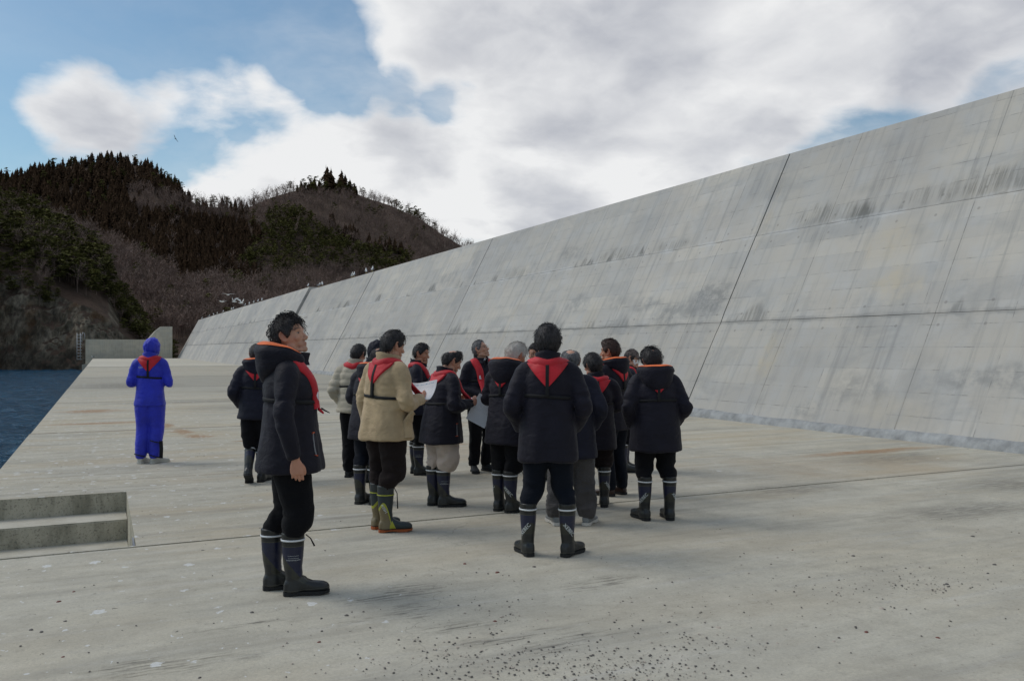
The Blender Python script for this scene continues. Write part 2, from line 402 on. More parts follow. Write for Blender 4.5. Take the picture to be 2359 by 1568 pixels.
def wall_material(name, tint=(1, 1, 1), lift=True):
    m, t, b = material(name)
    uv = t.new('ShaderNodeUVMap').outputs[0]
    oi = t.new('ShaderNodeObjectInfo').outputs['Random']
    su = t.new('ShaderNodeSeparateXYZ', {0: uv})
    U, V = su.outputs[0], su.outputs[1]
    big = t.noise(uv, 0.22, 5.0, 0.6)
    mid = t.noise(uv, 1.3, 5.0, 0.62)
    vst = t.noise(t.mapping(uv, (5.0, 0.28, 1)), 1.0, 6.0, 0.65)
    hst = t.noise(t.mapping(uv, (0.35, 7.0, 1)), 1.0, 4.0, 0.6)
    c = t.mix(t.ss(big, 0.3, 0.7), (0.425, 0.400, 0.362), (0.55, 0.508, 0.435))
    c = t.mix(t.ss(mid, 0.40, 0.70, 0.0, 0.50), c, (0.48, 0.485, 0.48))
    blot = t.noise(t.mapping(uv, (0.55, 0.9, 1), loc=(9.0, 2.0, 0)), 1.0, 7.0, 0.68, 0.4)
    c = t.mix(t.ss(blot, 0.50, 0.70, 0.0, 0.45), c, (0.29, 0.295, 0.29))
    c = t.mix(t.ss(vst, 0.48, 0.72, 0.0, 0.55), c, (0.245, 0.245, 0.235))
    c = t.mix(t.ss(vst, 0.22, 0.45, 0.26, 0.0), c, (0.50, 0.505, 0.50))
    c = t.mix(t.ss(hst, 0.55, 0.8, 0.0, 0.25), c, (0.28, 0.28, 0.27))
    # board-marked form panels: each slightly different, faint broken seams
    br = t.new('ShaderNodeTexBrick', {'Vector': uv, 'Scale': 1.0, 'Mortar Size': 0.010, 'Mortar Smooth': 0.4, 'Brick Width': 1.8, 'Row Height': 0.45}, offset=0.0, squash=1.0)
    br.inputs['Color1'].default_value = (0.0, 0.0, 0.0, 1); br.inputs['Color2'].default_value = (1, 1, 1, 1)
    br.inputs['Mortar'].default_value = (0.5, 0.5, 0.5, 1)
    c = t.mix(t.lin(br.outputs['Color'], 0, 1, 0.0, 0.24), c, (0.27, 0.275, 0.28))
    br2 = t.new('ShaderNodeTexBrick', {'Vector': t.mapping(uv, loc=(0.31, 0.17, 0)), 'Scale': 1.0, 'Mortar Size': 0.014, 'Mortar Smooth': 0.5, 'Brick Width': 3.6, 'Row Height': 40.0}, offset=0.0, squash=1.0)
    br2.inputs['Color1'].default_value = (0.0, 0.0, 0.0, 1); br2.inputs['Color2'].default_value = (1, 1, 1, 1)
    c = t.mix(t.lin(br2.outputs['Color'], 0, 1, 0.0, 0.32), c, (0.30, 0.305, 0.30))
    brk = t.noise(uv, 3.0, 5.0, 0.7)
    seam = t.math('MULTIPLY', br.outputs['Fac'], t.ss(brk, 0.46, 0.66, 0.06, 0.62))
    seam2 = t.math('MULTIPLY', br2.outputs['Fac'], t.ss(brk, 0.30, 0.6, 0.15, 0.8))
    c = t.mix(seam, c, (0.185, 0.185, 0.175))
    c = t.mix(seam2, c, (0.20, 0.195, 0.18))
    # rust-tinted seepage
    ro = t.noise(t.mapping(uv, (0.9, 0.25, 1), loc=(3.1, 1.7, 0)), 1.0, 4.0, 0.6)
    c = t.mix(t.ss(ro, 0.60, 0.78, 0.0, 0.40), c, (0.42, 0.345, 0.235))
    L = 2.49
    if lift:
        # dark run-off hanging above each construction joint, pale laitance along it
        for k, (lv, amt) in enumerate(((L, 0.5), (4.925, 0.8))):
            above = t.math('SUBTRACT', V, lv)
            comb = t.noise(t.mapping(uv, (11.0, 0.5, 1), loc=(k * 3.0, 0, 0)), 1.0, 4.0, 0.7)
            hgt = t.math('MULTIPLY', t.noise(t.mapping(uv, (0.55, 0.1, 1), loc=(k * 5.0, 0, 0)), 1.0, 4.0, 0.65), 1.0)
            top = t.math('SUBTRACT', t.math('MULTIPLY', t.ss(hgt, 0.46, 0.66), 0.75), t.math('MULTIPLY', comb, 0.25))
            f = t.math('MULTIPLY', t.math('GREATER_THAN', above, 0.0), t.ss(t.math('SUBTRACT', top, above), 0.0, 0.28))
            f = t.math('MULTIPLY', f, t.ss(comb, 0.40, 0.55, 0.25, 1.0))
            c = t.mix(t.math('MULTIPLY', f, amt), c, (0.13, 0.13, 0.12))
            band = t.ss(t.math('ABSOLUTE', t.math('ADD', above, t.math('MULTIPLY', t.math('SUBTRACT', brk, 0.5), 0.18))), 0.09, 0.03)
            c = t.mix(t.math('MULTIPLY', band, t.ss(mid, 0.4, 0.6, 0.10, 0.55)), c, (0.22, 0.22, 0.21) if k == 0 else (0.52, 0.52, 0.51))
            # tie holes beside the joint
            for dv in (0.22, -0.24):
                fu = t.math('SUBTRACT', t.math('FRACT', t.math('MULTIPLY', U, 1 / 0.9)), 0.5)
                du = t.math('MULTIPLY', fu, 0.9)
                dd = t.math('SQRT', t.math('ADD', t.math('POWER', du, 2.0), t.math('POWER', t.math('SUBTRACT', above, dv), 2.0)))
                c = t.mix(t.ss(dd, 0.040, 0.022, 0.0, 0.40), c, (0.14, 0.13, 0.12))
    if lift:
        wb = t.vmath('ADD', uv, t.vmath('MULTIPLY', t.vmath('SUBTRACT', t.noise(uv, 1.6, 4.0, 0.65, 0, 1), (0.5, 0.5, 0.5)), (1.3, 0.7, 0)))
        comb = t.noise(t.mapping(uv, (9.0, 0.45, 1)), 1.0, 5.0, 0.7)
        blotch = t.noise(uv, 2.6, 5.0, 0.7)

        def spot(c, u, v, ru, rv, colr, amt, tex_, lo, hi):
            q = t.vmath('MULTIPLY', t.vmath('SUBTRACT', wb, (u, v, 0)), (1 / ru, 1 / rv, 0))
            r = t.vmath('LENGTH', q, out=1)
            return t.mix(t.math('MULTIPLY', t.ss(r, 1.0, 0.3), t.ss(tex_, lo, hi, 0.0, amt)), c, colr)
        for (u, v, ru, rv, a_) in [(14.6, 5.2, .9, .45, .9), (13.4, 5.12, .9, .3, .8), (11.6, 5.2, .8, .35, .75), (10.2, 5.25, 1.0, .45, .85), (8.8, 5.2, .8, .4, .8), (23.0, 5.15, 1.6, .3, .6), (20.0, 5.1, 1.2, .3, .6), (30, 5.1, 1.5, .3, .5)]:
            c = spot(c, u, v, ru, rv, (0.15, 0.148, 0.13), a_ * .8, comb, 0.40, 0.62)
        for (u, v, ru, rv, a_) in [(17.2, 3.15, 1.3, .8, .75), (18.6, 2.8, 1.0, .6, .6), (19.8, 3.2, 1.0, .3, .5), (21.5, 3.3, .8, .3, .4), (9.0, 1.2, 1.6, .3, .5), (11.6, .9, 1.2, .5, .45), (12.6, .45, .6, .3, .5), (24, 3.4, 1.0, .5, .5), (26, 5.6, 1.4, .4, .45), (38, 5.6, 2, .6, .4), (44, 2.6, 2.5, .25, .7), (33, 2.6, 1.5, .15, .6)]:
            c = spot(c, u, v, ru, rv, (0.21, 0.21, 0.20), a_, blotch, 0.38, 0.60)
        for (u, v, ru, rv, a_) in [(12.0, 4.2, .9, .7, .5), (11.6, 3.2, .8, .6, .6), (14.3, 1.6, .35, .9, .5), (22.8, 2.9, .6, .7, .3), (10.8, .5, 1.2, .5, .3)]:
            c = spot(c, u, v, ru, rv, (0.50, 0.43, 0.31), a_, blotch, 0.30, 0.65)
    edge = t.noise(uv, 0.5, 3.0, 0.6)
    damp = t.math('MULTIPLY', t.ss(edge, 0.55, 0.72, 0.0, 0.5), t.ss(vst, 0.3, 0.6, 0.3, 1.0))
    c = t.mix(damp, c, (0.235, 0.24, 0.24))
    tone = t.lin(oi, 0, 1, 0.90, 1.06)
    c = t.mix(1.0, c, t.new('ShaderNodeCombineXYZ', {0: tone, 1: tone, 2: tone}).outputs[0], 'MULTIPLY')
    c = t.mix(1.0, c, tint, 'MULTIPLY')
    t.put(b.inputs['Base Color'], c)
    b.inputs['Roughness'].default_value = 0.88
    b.inputs['Specular IOR Level'].default_value = 0.25
    h = t.math('SUBTRACT', t.math('ADD', t.math('MULTIPLY', mid, 0.3), t.math('MULTIPLY', t.noise(uv, 25.0, 4.0), 0.15)), t.math('MULTIPLY', seam, 0.6))
    h = t.math('ADD', h, t.math('MULTIPLY', br.outputs['Color'], 0.12))
    t.put(b.inputs['Normal'], t.bump(h, 0.012, 0.8))
    return m


M = {}
M['dock'] = dock_material('dock concrete')
M['wall'] = wall_material('seawall concrete')
M['wall_old'] = wall_material('weathered wall concrete', (1.02, 1.0, 0.90), lift=False)
M['grout'] = plain('pale rough grout', (0.31, 0.315, 0.31), 0.95, 1.0, 14.0, 0.35, dist=0.02)
M['joint'] = plain('joint filler', (0.045, 0.044, 0.04), 0.9)
M['riser'] = None


def riser_material():
    m, t, b = material('stained stair concrete')
    geo = t.new('ShaderNodeNewGeometry').outputs['Position']
    a = t.noise(t.mapping(geo, (3.5, 3.5, 1.2)), 1.0, 6.0, 0.7)
    f = t.noise(geo, 45.0, 4.0, 0.7)
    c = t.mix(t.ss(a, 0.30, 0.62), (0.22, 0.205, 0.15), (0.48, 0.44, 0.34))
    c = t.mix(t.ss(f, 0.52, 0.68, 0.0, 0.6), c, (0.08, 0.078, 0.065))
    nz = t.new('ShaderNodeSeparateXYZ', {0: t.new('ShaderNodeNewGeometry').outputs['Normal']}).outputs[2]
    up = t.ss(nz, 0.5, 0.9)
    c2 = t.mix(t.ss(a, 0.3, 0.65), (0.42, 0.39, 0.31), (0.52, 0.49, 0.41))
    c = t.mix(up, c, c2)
    t.put(b.inputs['Base Color'], c); b.inputs['Roughness'].default_value = 0.92
    t.put(b.inputs['Normal'], t.bump(t.math('ADD', f, a), 0.01, 0.8))
    return m


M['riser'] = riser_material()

# ------------------------------------------------------------------ dock
EX = -1.17                 # sea edge of the dock
WX = 12.4                  # foot of the seawall
dock = empty('dock'); tag(dock, kind='structure')
ys = [-14.0, -3.3, 7.36, 18.0, 28.0, 38.0, 52.0, 66.0, 83.0, 101.0, 119.0, 137.0, 156.0]
xs = [EX, 8.45, 14.6]
GAP = 0.010
PX0, PX1, PY0, PY1 = EX, 0.26, 7.40, 10.25


def slab(x0, x1, y0, y1, z=0.0, jag=True):
    """a dock slab with lightly worn edges"""
    b = MB()
    c = 0.012
    v = [(x0, y0, -1.2), (x1, y0, -1.2), (x1, y1, -1.2), (x0, y1, -1.2),
         (x0, y0, z - c), (x1, y0, z - c), (x1, y1, z - c), (x0, y1, z - c),
         (x0 + c, y0 + c, z), (x1 - c, y0 + c, z), (x1 - c, y1 - c, z), (x0 + c, y1 - c, z)]
    f = [(0, 3, 2, 1), (0, 1, 5, 4), (1, 2, 6, 5), (2, 3, 7, 6), (3, 0, 4, 7), (4, 5, 9, 8), (5, 6, 10, 9), (6, 7, 11, 10), (7, 4, 8, 11), (8, 9, 10, 11)]
    b.add(v, f)
    return obj('slab', b.mesh('slab', [M['dock']]), dock)


for i in range(len(ys) - 1):
    for j in range(2):
        gy0 = GAP * (0.7 if ys[i] < 10 else 2.2); gy1 = GAP * (0.7 if ys[i + 1] < 10 else 2.2)
        x0, x1, y0, y1 = xs[j] + (GAP * .6 if j else 0), xs[j + 1] - GAP * .6, ys[i] + gy0, ys[i + 1] - gy1
        z = [0.0, 0.003, -0.004, 0.002][(i * 2 + j) % 4] if i > 1 else (0.0 if i < 2 else 0)
        if i == 2 and j == 0:
            # the slab with the stair pit cut out of its sea edge
            b = MB()
            poly = [(x0, y0), (x0, PY0), (PX1, PY0), (PX1, PY1), (x0, PY1), (x0, y1), (x1, y1), (x1, y0)]
            n = len(poly)
            v = [(p[0], p[1], -2.9) for p in poly] + [(p[0], p[1], 0.002) for p in poly]
            f = [tuple(reversed(range(n, 2 * n)))] + [(k, (k + 1) % n, (k + 1) % n + n, k + n) for k in range(n)]
            f[0] = tuple(range(n, 2 * n))[::-1]
            b.add(v, f)
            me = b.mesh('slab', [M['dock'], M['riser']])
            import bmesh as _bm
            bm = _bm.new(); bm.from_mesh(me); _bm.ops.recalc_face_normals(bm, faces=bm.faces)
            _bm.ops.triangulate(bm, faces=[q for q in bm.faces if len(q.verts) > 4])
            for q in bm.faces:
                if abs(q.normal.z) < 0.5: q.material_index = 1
            bm.to_mesh(me); bm.free()
            obj('slab', me, dock)
        else:
            slab(x0, x1, y0, y1, z)
b = MB(); b.box((EX + 0.03, -14, -6.0), (14.5, 155.9, -1.25)); b.box((EX + 0.05, 10.4, -1.3), (14.5, 155.9, -0.05)); b.box((0.4, -14, -1.3), (14.5, 155.9, -0.05))
obj('dock_core', b.mesh('dock_core', [M['joint']]), dock)
# landing stair in the pit: treads run down towards the viewer
st = empty('landing_stair', (0, 0, 0)); tag(st, 'concrete stair sunk into the dock edge at left, going down to the sea', 'stairs')
tr = [(9.93, 10.25, -0.34), (9.30, 9.93, -0.62)]
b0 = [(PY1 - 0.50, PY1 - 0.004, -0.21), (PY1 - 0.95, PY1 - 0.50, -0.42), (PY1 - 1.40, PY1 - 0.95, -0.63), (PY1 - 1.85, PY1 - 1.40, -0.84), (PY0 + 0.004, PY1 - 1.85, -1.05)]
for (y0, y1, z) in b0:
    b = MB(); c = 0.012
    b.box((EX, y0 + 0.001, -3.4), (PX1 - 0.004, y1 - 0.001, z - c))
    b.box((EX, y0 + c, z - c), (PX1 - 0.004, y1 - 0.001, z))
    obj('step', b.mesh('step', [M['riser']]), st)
# steel corner guard with bolts on the pit wall
M['steel'] = plain('dull steel', (0.33, 0.33, 0.34), 0.45, 0.2, 30, 0.2, metal=0.6)
b = MB(); b.box((PX1 - 0.016, PY0 + 0.02, -0.30), (PX1 - 0.004, PY0 + 0.45, -0.02))
gd = obj('guard_plate', b.mesh('guard_plate', [M['steel']]), st)

# ------------------------------------------------------------------ seawall of leaning blocks
wall = empty('seawall', (WX, 0, 0)); tag(wall, 'huge sloping grey concrete seawall running from the right into the distance', 'seawall')
SL = (15.8 - 12.4) / 6.54
LIFTS = [0.0, 2.21, 4.37, 6.54]
secs = [-20.3, -1.9, 16.4, 34.6, 53.0, 71.4, 89.7, 108.6, 127.6, 146.8, 161.0]
for i in range(len(secs) - 1):
    y0, y1 = secs[i], secs[i + 1]
    far = i >= 5
    off = -0.22 if far else 0.0
    g = (0.016 if i < 3 else 0.05) if i != 5 else 0.0
    for k in range(3):
        z0, z1 = LIFTS[k], LIFTS[k + 1]
        if far and k == 2: z1 += 0.22
        lg = 0.0035 if i < 5 else 0.012
        z0g = z0 + (lg if k else 0.0); z1g = z1 - (lg if k < 2 else 0.0)
        pr = [0.0, 0.010, 0.004][k] + 0.004 * ((i * 7 + k * 3) % 3)
        nx, nz = -math.cos(math.atan(SL)), math.sin(math.atan(SL))
        # worn, slightly irregular face built as a grid
        nu = max(6, int((y1 - y0) / (0.14 if i < 4 else 2.0))); nv = 8 if i < 4 else 3
        U = np.linspace(y0 + g, y1 - g, nu + 1); Vv = np.linspace(z0g, z1g, nv + 1)
        uu, vv = np.meshgrid(U, Vv)
        uu = uu.ravel(); zz = vv.ravel()
        dsp = fbm(np.c_[uu * 0.5, zz * 0.5, np.full_like(uu, i * 3 + k)], 3, 5) * 0.006 + pr
        edge = (zz < z0g + 1e-6) | (zz > z1g - 1e-6)
        rough = np.maximum(0, fbm(np.c_[uu * 3.1, zz * 2, np.full_like(uu, 9.0)], 3, 8)) * 0.028
        dsp = dsp - edge * rough * (0 if k == 2 else 1)
        X = SL * zz + off + nx * dsp; Z = zz + 0 * dsp
        v = np.c_[X, uu, Z]
        n0 = len(v)
        back = np.array([[SL * z0 + off + 0.8, y0 + g, z0g], [SL * z0 + off + 0.8, y1 - g, z0g], [3.4 + 2.6, y1 - g, z1g], [3.4 + 2.6, y0 + g, z1g]])
        W = nu + 1
        f = [(r * W + q, (r + 1) * W + q, (r + 1) * W + q + 1, r * W + q + 1) for r in range(nv) for q in range(nu)]
        top = [nv * W + q for q in range(W)]; bot = [q for q in range(W)]
        lft = [r * W for r in range(nv + 1)]; rgt = [r * W + nu for r in range(nv + 1)]
        f.append(tuple(top[::-1][::-1]) + (n0 + 2, n0 + 3))
        f.append(tuple(bot[::-1]) + (n0 + 0, n0 + 1))
        f.append(tuple(lft[::-1]) + (n0 + 0, n0 + 3))
        f.append(tuple(rgt) + (n0 + 2, n0 + 1))
        V3 = np.vstack([v, back])
        sl = np.hypot(V3[:, 2], SL * V3[:, 2])
        uv = np.c_[V3[:, 1] + 0.0, sl]
        uv[n0:, 0] += 1.0
        # end caps read the slope in their own direction
        me = make_mesh('wall_panel', V3, f, [M['wall']], True, None, uv)
        me.set_sharp_from_angle(angle=0.5)
        obj('wall_panel', me, wall)
b = MB(); b.add([(SL * 0 + 0.10, -20, 0.0), (SL * 6.4 + 0.10, -20, 6.45), (5.9, -20, 6.45), (5.9, -20, 0), (SL * 0 + 0.10, 160.9, 0.0), (SL * 6.4 + 0.10, 160.9, 6.45), (5.9, 160.9, 6.45), (5.9, 160.9, 0)],
                [(0, 1, 2, 3), (7, 6, 5, 4), (0, 4, 5, 1), (1, 5, 6, 2), (2, 6, 7, 3)])
obj('wall_core', b.mesh('wall_core', [M['joint']]), wall)
# rough grout fillet along the foot of the near blocks
U = np.arange(-6, 71, 0.12); v = []; f = []
hh = 0.17 + 0.035 * fbm(np.c_[U * 0.8, U * 0, U * 0], 4, 3); pp = 0.035 + 0.012 * fbm(np.c_[U * 2.1, U * 0 + 3, U * 0], 3, 4)
for q, u in enumerate(U):
    v += [(-pp[q] - 0.03, u, 0.001), (-pp[q], u, hh[q] * 0.5), (SL * hh[q] - pp[q] * 0.9, u, hh[q]), (SL * hh[q] + 0.05, u, hh[q] + 0.012), (0.1, u, 0.001)]
for q in range(len(U) - 1):
    for k in range(4): f.append((q * 5 + k, q * 5 + k + 1, q * 5 + k + 6, q * 5 + k + 5))
f += [(0, 1, 2, 3, 4)[::-1], tuple(len(v) - 5 + k for k in range(5))]
obj('base_fillet', make_mesh('base_fillet', np.array(v), f, [M['grout']], True), wall)

# ------------------------------------------------------------------ low end wall with a raised fin, and its ladder
ew = empty('end_wall', (3.5, 158, 0)); tag(ew, 'low weathered concrete wall with a raised sloping fin across the far end of the dock', 'wall')
Y0 = 158.0


def atY(x, y, Y=158.0):
    d = ray(x, y); return cC + d * (Y / d[1])


P = {k: atY(*q) for k, q in dict(a=(197, 781), b=(340, 782), c=(358, 762), d=(371, 752), e=(397, 752), f=(397, 832), g=(193, 852)).items()}


def prism(name, pts, y0, y1, mat, parent, org):
    n = len(pts); pts = np.array(pts)
    v = [(p[0] - org[0], y0 - org[1], p[1] - org[2]) for p in pts] + [(p[0] - org[0], y1 - org[1], p[1] - org[2]) for p in pts]
    f = [tuple(range(n))[::-1], tuple(range(n, 2 * n))] + [(k, (k + 1) % n, (k + 1) % n + n, k + n) for k in range(n)]
    uv = [(q[0], q[2]) for q in v]
    return obj(name, make_mesh(name, np.array(v), f, [mat], False, None, uv), parent)


zb = -3.2
prism('low_panel', [(P['a'][0], zb), (P['a'][0], P['a'][2]), (P['b'][0], P['b'][2]), (P['b'][0], zb)], 158, 159.0, M['wall_old'], ew, (3.5, 158, 0))
prism('raised_fin', [(P['b'][0] + 0.02, zb), (P['b'][0] + 0.02, P['b'][2]), (P['c'][0], P['c'][2]), (P['d'][0], P['d'][2]), (P['e'][0], P['e'][2]), (P['e'][0], zb)], 158.0, 161.5, M['wall_old'], ew, (3.5, 158, 0))
prism('footing', [(P['a'][0] - 0.5, -3.4), (P['a'][0] - 0.5, -1.0), (P['a'][0] + 1.0, -0.7), (P['a'][0] + 1.0, -3.4)], 157.2, 157.99, M['wall_old'], ew, (3.5, 158, 0))


def tube(pts, rad, n=10, cap=True, twist=0.0):
    """tapered tube through points; rad: scalar or list of r or (rx, ry)"""
    pts = [Vector(p) for p in pts]
    m = len(pts)
    if not isinstance(rad, (list, tuple)): rad = [rad] * m
    tang = [(pts[min(i + 1, m - 1)] - pts[max(i - 1, 0)]).normalized() for i in range(m)]
    ref = Vector((1, 0, 0))
    if abs(tang[0].dot(ref)) > 0.85: ref = Vector((0, 1, 0))
    nx_ = (ref - tang[0] * ref.dot(tang[0])).normalized()
    V = []; F = []
    for i in range(m):
        nx_ = (nx_ - tang[i] * nx_.dot(tang[i])).normalized()
        ny_ = tang[i].cross(nx_)
        r = rad[i]; rx, ry = (r if isinstance(r, (list, tuple)) else (r, r))
        for k in range(n):
            a = 2 * math.pi * k / n + twist
            V.append(pts[i] + nx_ * math.cos(a) * rx + ny_ * math.sin(a) * ry)
    for i in range(m - 1):
        for k in range(n):
            F.append((i * n + k, i * n + (k + 1) % n, (i + 1) * n + (k + 1) % n, (i + 1) * n + k))
    if cap:
        F.append(tuple(range(n))[::-1]); F.append(tuple((m - 1) * n + k for k in range(n)))
    return np.array([tuple(v) for v in V]), F


# ladder with safety rails at the left end of the end wall
lad = empty('ladder', (P['a'][0] - 0.5, 157.9, 0)); tag(lad, 'thin steel ladder fixed to the left end of the far low wall', 'ladder')
M['galv'] = plain('galvanised steel', (0.42, 0.43, 0.44), 0.5, metal=0.5)
lx = [-0.95, 0.0]
for x in (-0.75, -0.25):
    v, f = tube([(x, -0.3, -0.2), (x, -0.3, P['a'][2] + 1.0)], 0.05, 6)
    obj('rail', make_mesh('rail', v, f, [M['galv']], True), lad)
v, f = tube([(-0.02, -0.3, P['a'][2] - 0.5), (-0.02, -0.3, P['a'][2] + 0.8), (0.12, -0.3, P['a'][2] + 1.1), (0.3, -0.3, P['a'][2] + 1.0), (0.38, -0.3, P['a'][2] + 0.7), (0.38, -0.3, P['a'][2] + 0.0)], 0.05, 6)
obj('hand_rail', make_mesh('hand_rail', v, f, [M['galv']], True), lad)
v, f = tube([(-0.76, -0.3, 0), (-0.02, -0.3, 0)], 0.04, 5)
rung = make_mesh('rung', v, f, [M['galv']], True)
for k in range(9):
    o = obj('rung', rung, lad, (0, 0, -0.1 + k * (P['a'][2] + 1.0) / 8.4))
b = MB(); b.box((-0.02, -0.12, 0), (0.03, 0.03, 4.4))
M['magenta'] = plain('purple edge paint', (0.16, 0.05, 0.16), 0.6)

# ------------------------------------------------------------------ sea
SEA = -2.5


def sea_material():
    m, t, b = material('sea water')
    geo = t.new('ShaderNodeNewGeometry').outputs['Position']
    n_a = t.noise(t.mapping(geo, (1.0, 0.55, 1), rot=(0, 0, R(20))), 0.9, 6.0, 0.6)
    c = t.mix(t.ss(n_a, 0.35, 0.7), (0.008, 0.050, 0.10), (0.020, 0.085, 0.15))
    t.put(b.inputs['Base Color'], c)
    b.inputs['Roughness'].default_value = 0.12
    b.inputs['IOR'].default_value = 1.33
    b.inputs['Specular IOR Level'].default_value = 0.16
    h = t.math('ADD', t.math('MULTIPLY', n_a, 1.0), t.math('MULTIPLY', t.noise(geo, 4.0, 3.0), 0.25))
    t.put(b.inputs['Normal'], t.bump(h, 0.9, 1.0))
    return m


M['sea'] = sea_material()
gx = np.concatenate([np.arange(-70, -1.0, 0.45)]); gy = np.concatenate([np.arange(4, 60, 0.35), np.arange(60, 215, 0.9)])
X, Yg = np.meshgrid(gx, gy)
p = np.c_[X.ravel(), Yg.ravel(), np.zeros(X.size)]
Zs = 0.10 * fbm(p * [0.55, 0.35, 1], 4, 2, 0.6) + 0.05 * fbm(p * [1.6, 1.1, 1] + 3, 2, 9)
edgefade = np.clip(np.minimum.reduce([p[:, 0] + 70, p[:, 1] - 4, 215 - p[:, 1]]) / 3, 0, 1)
V = np.c_[p[:, 0], p[:, 1], SEA + Zs * edgefade]
W = len(gx); Hh = len(gy)
ii = (np.arange(Hh - 1)[:, None] * W + np.arange(W - 1)[None, :]).ravel()
F = np.stack([ii, ii + 1, ii + W + 1, ii + W], 1)
sea = obj('sea', make_mesh('sea', V, F, [M['sea']], True)); tag(sea, kind='structure')
b = MB(); b.box((-4000, -4000, SEA - 8), (4000, 6000, SEA - 0.45))
tag(obj('open_sea', b.mesh('open_sea', [M['sea']])), kind='structure')

# ------------------------------------------------------------------ hills across the bay
def interp(tab):
    a = np.array(tab, dtype=float)
    return lambda x: np.interp(x, a[:, 0], a[:, 1])


def smooth_interp(tab, wd=8.0):
    g = interp(tab)
    return lambda x: (g(np.asarray(x) - wd) + g(np.asarray(x) - wd / 2) + 2 * g(x) + g(np.asarray(x) + wd / 2) + g(np.asarray(x) + wd)) / 6


def polar(x, yd):
    d = cF[None] + cR[None] * (np.asarray(x)[:, None] - 1179) / 1960.0 - cU[None] * (np.asarray(yd)[:, None] - 784) / 1960.0
    h = np.hypot(d[:, 0], d[:, 1])
    return d[:, :2] / h[:, None], d[:, 2] / h


LAY = {}
LAY['main'] = dict(
    sky=smooth_interp([(-900, 560), (-500, 470), (-200, 430), (0, 408), (100, 393), (170, 380), (230, 368), (300, 372), (350, 388), (390, 412), (420, 440), (450, 472), (520, 480), (570, 480), (620, 455), (680, 438), (705, 430), (757, 428), (800, 436), (850, 458), (900, 470), (960, 500), (1010, 532), (1060, 562), (1110, 590), (1200, 650), (1400, 740), (1700, 790), (2600, 800)], 10),
    R0=lambda x: np.interp(x, [-900, 0, 500, 1100, 2600], [500, 430, 420, 500, 700]),
    R1=lambda x: np.interp(x, [-900, 0, 300, 450, 760, 1100, 2600], [760, 760, 740, 690, 850, 900, 1100]),
    a=interp([(0, 0), (1, 1), (1.25, 1.6)]), b=interp([(0, 0), (0.25, 0.17), (0.6, 0.52), (1, 1.0), (1.25, 0.45)]), smax=1.25, rough=7.0)
LAY['spur'] = dict(
    sky=smooth_interp([(-600, 560), (0, 520), (100, 522), (200, 550), (250, 570), (300, 595), (350, 622), (400, 655), (440, 672), (470, 668), (520, 660), (600, 680), (700, 690), (800, 690), (900, 690), (1000, 700), (1200, 760), (2600, 800)], 12),
    R0=lambda x: np.interp(x, [-600, 300, 500, 2600], [250, 250, 250, 300]),
    R1=lambda x: np.interp(x, [-600, 0, 300, 450, 600, 2600], [420, 420, 400, 370, 400, 460]),
    a=interp([(0, 0), (1, 1), (1.25, 1.6)]), b=interp([(0, 0), (0.3, 0.25), (1, 1.0), (1.25, 0.55)]), smax=1.25, rough=3.5)
LAY['headland'] = dict(
    sky=smooth_interp([(-900, 560), (-500, 440), (-100, 462), (0, 478), (60, 488), (110, 522), (160, 565), (210, 588), (250, 622), (275, 680), (300, 705), (330, 745), (350, 790), (375, 812), (460, 818), (700, 818)], 6),
    R0=lambda x: np.interp(x, [-900, -100, 0, 190, 350, 700], [150, 185, 192, 186, 190, 200]),
    R1=lambda x: np.interp(x, [-900, 0, 200, 300, 400, 700], [330, 300, 260, 235, 215, 210]),
    a=interp([(0, 0), (0.35, 0.13), (1, 1), (1.2, 1.7)]), b=interp([(0, 0), (0.06, 0.03), (0.2, 0.28), (0.35, 0.46), (1, 1.0), (1.2, 0.5)]), smax=1.2, rough=2.2)


def lay_pos(name, x, s, noise=True):
    L = LAY[name]
    x = np.asarray(x, dtype=float); s = np.asarray(s, dtype=float)
    dxy, tz = polar(x, L['sky'](x))
    R0 = L['R0'](x); R1 = L['R1'](x)
    H = CAM_H + tz * R1
    base = SEA - 1.5
    r = R0 + (R1 - R0) * L['a'](s)
    z = base + (H - base) * L['b'](s)
    P_ = np.c_[dxy * r[:, None], z]
    if noise:
        k = np.clip(np.minimum(s * 6, 1), 0, 1) * np.clip(np.abs(1 - s) * 6 + 0.25, 0, 1)
        q = P_ / (55.0 if name == 'main' else 26.0)
        n_ = fbm(q, 4, 21) * L['rough'] * k
        P_[:, 2] += n_ * (0.75 if name != 'headland' else 0.45)
        if name == 'headland':
            cl = np.clip(1 - np.abs(s - 0.2) / 0.22, 0, 1)
            rd = (fbm(P_ / [9.0, 9.0, 14.0], 5, 33, 0.6)) * 3.2 * cl + np.abs(vnoise(P_ / [3.2, 3.2, 9.0], 35)) * 1.8 * cl
            P_[:, :2] += dxy * rd[:, None]
            P_[:, 2] += cl * fbm(P_ / 4.0, 3, 37) * 1.2
    return P_


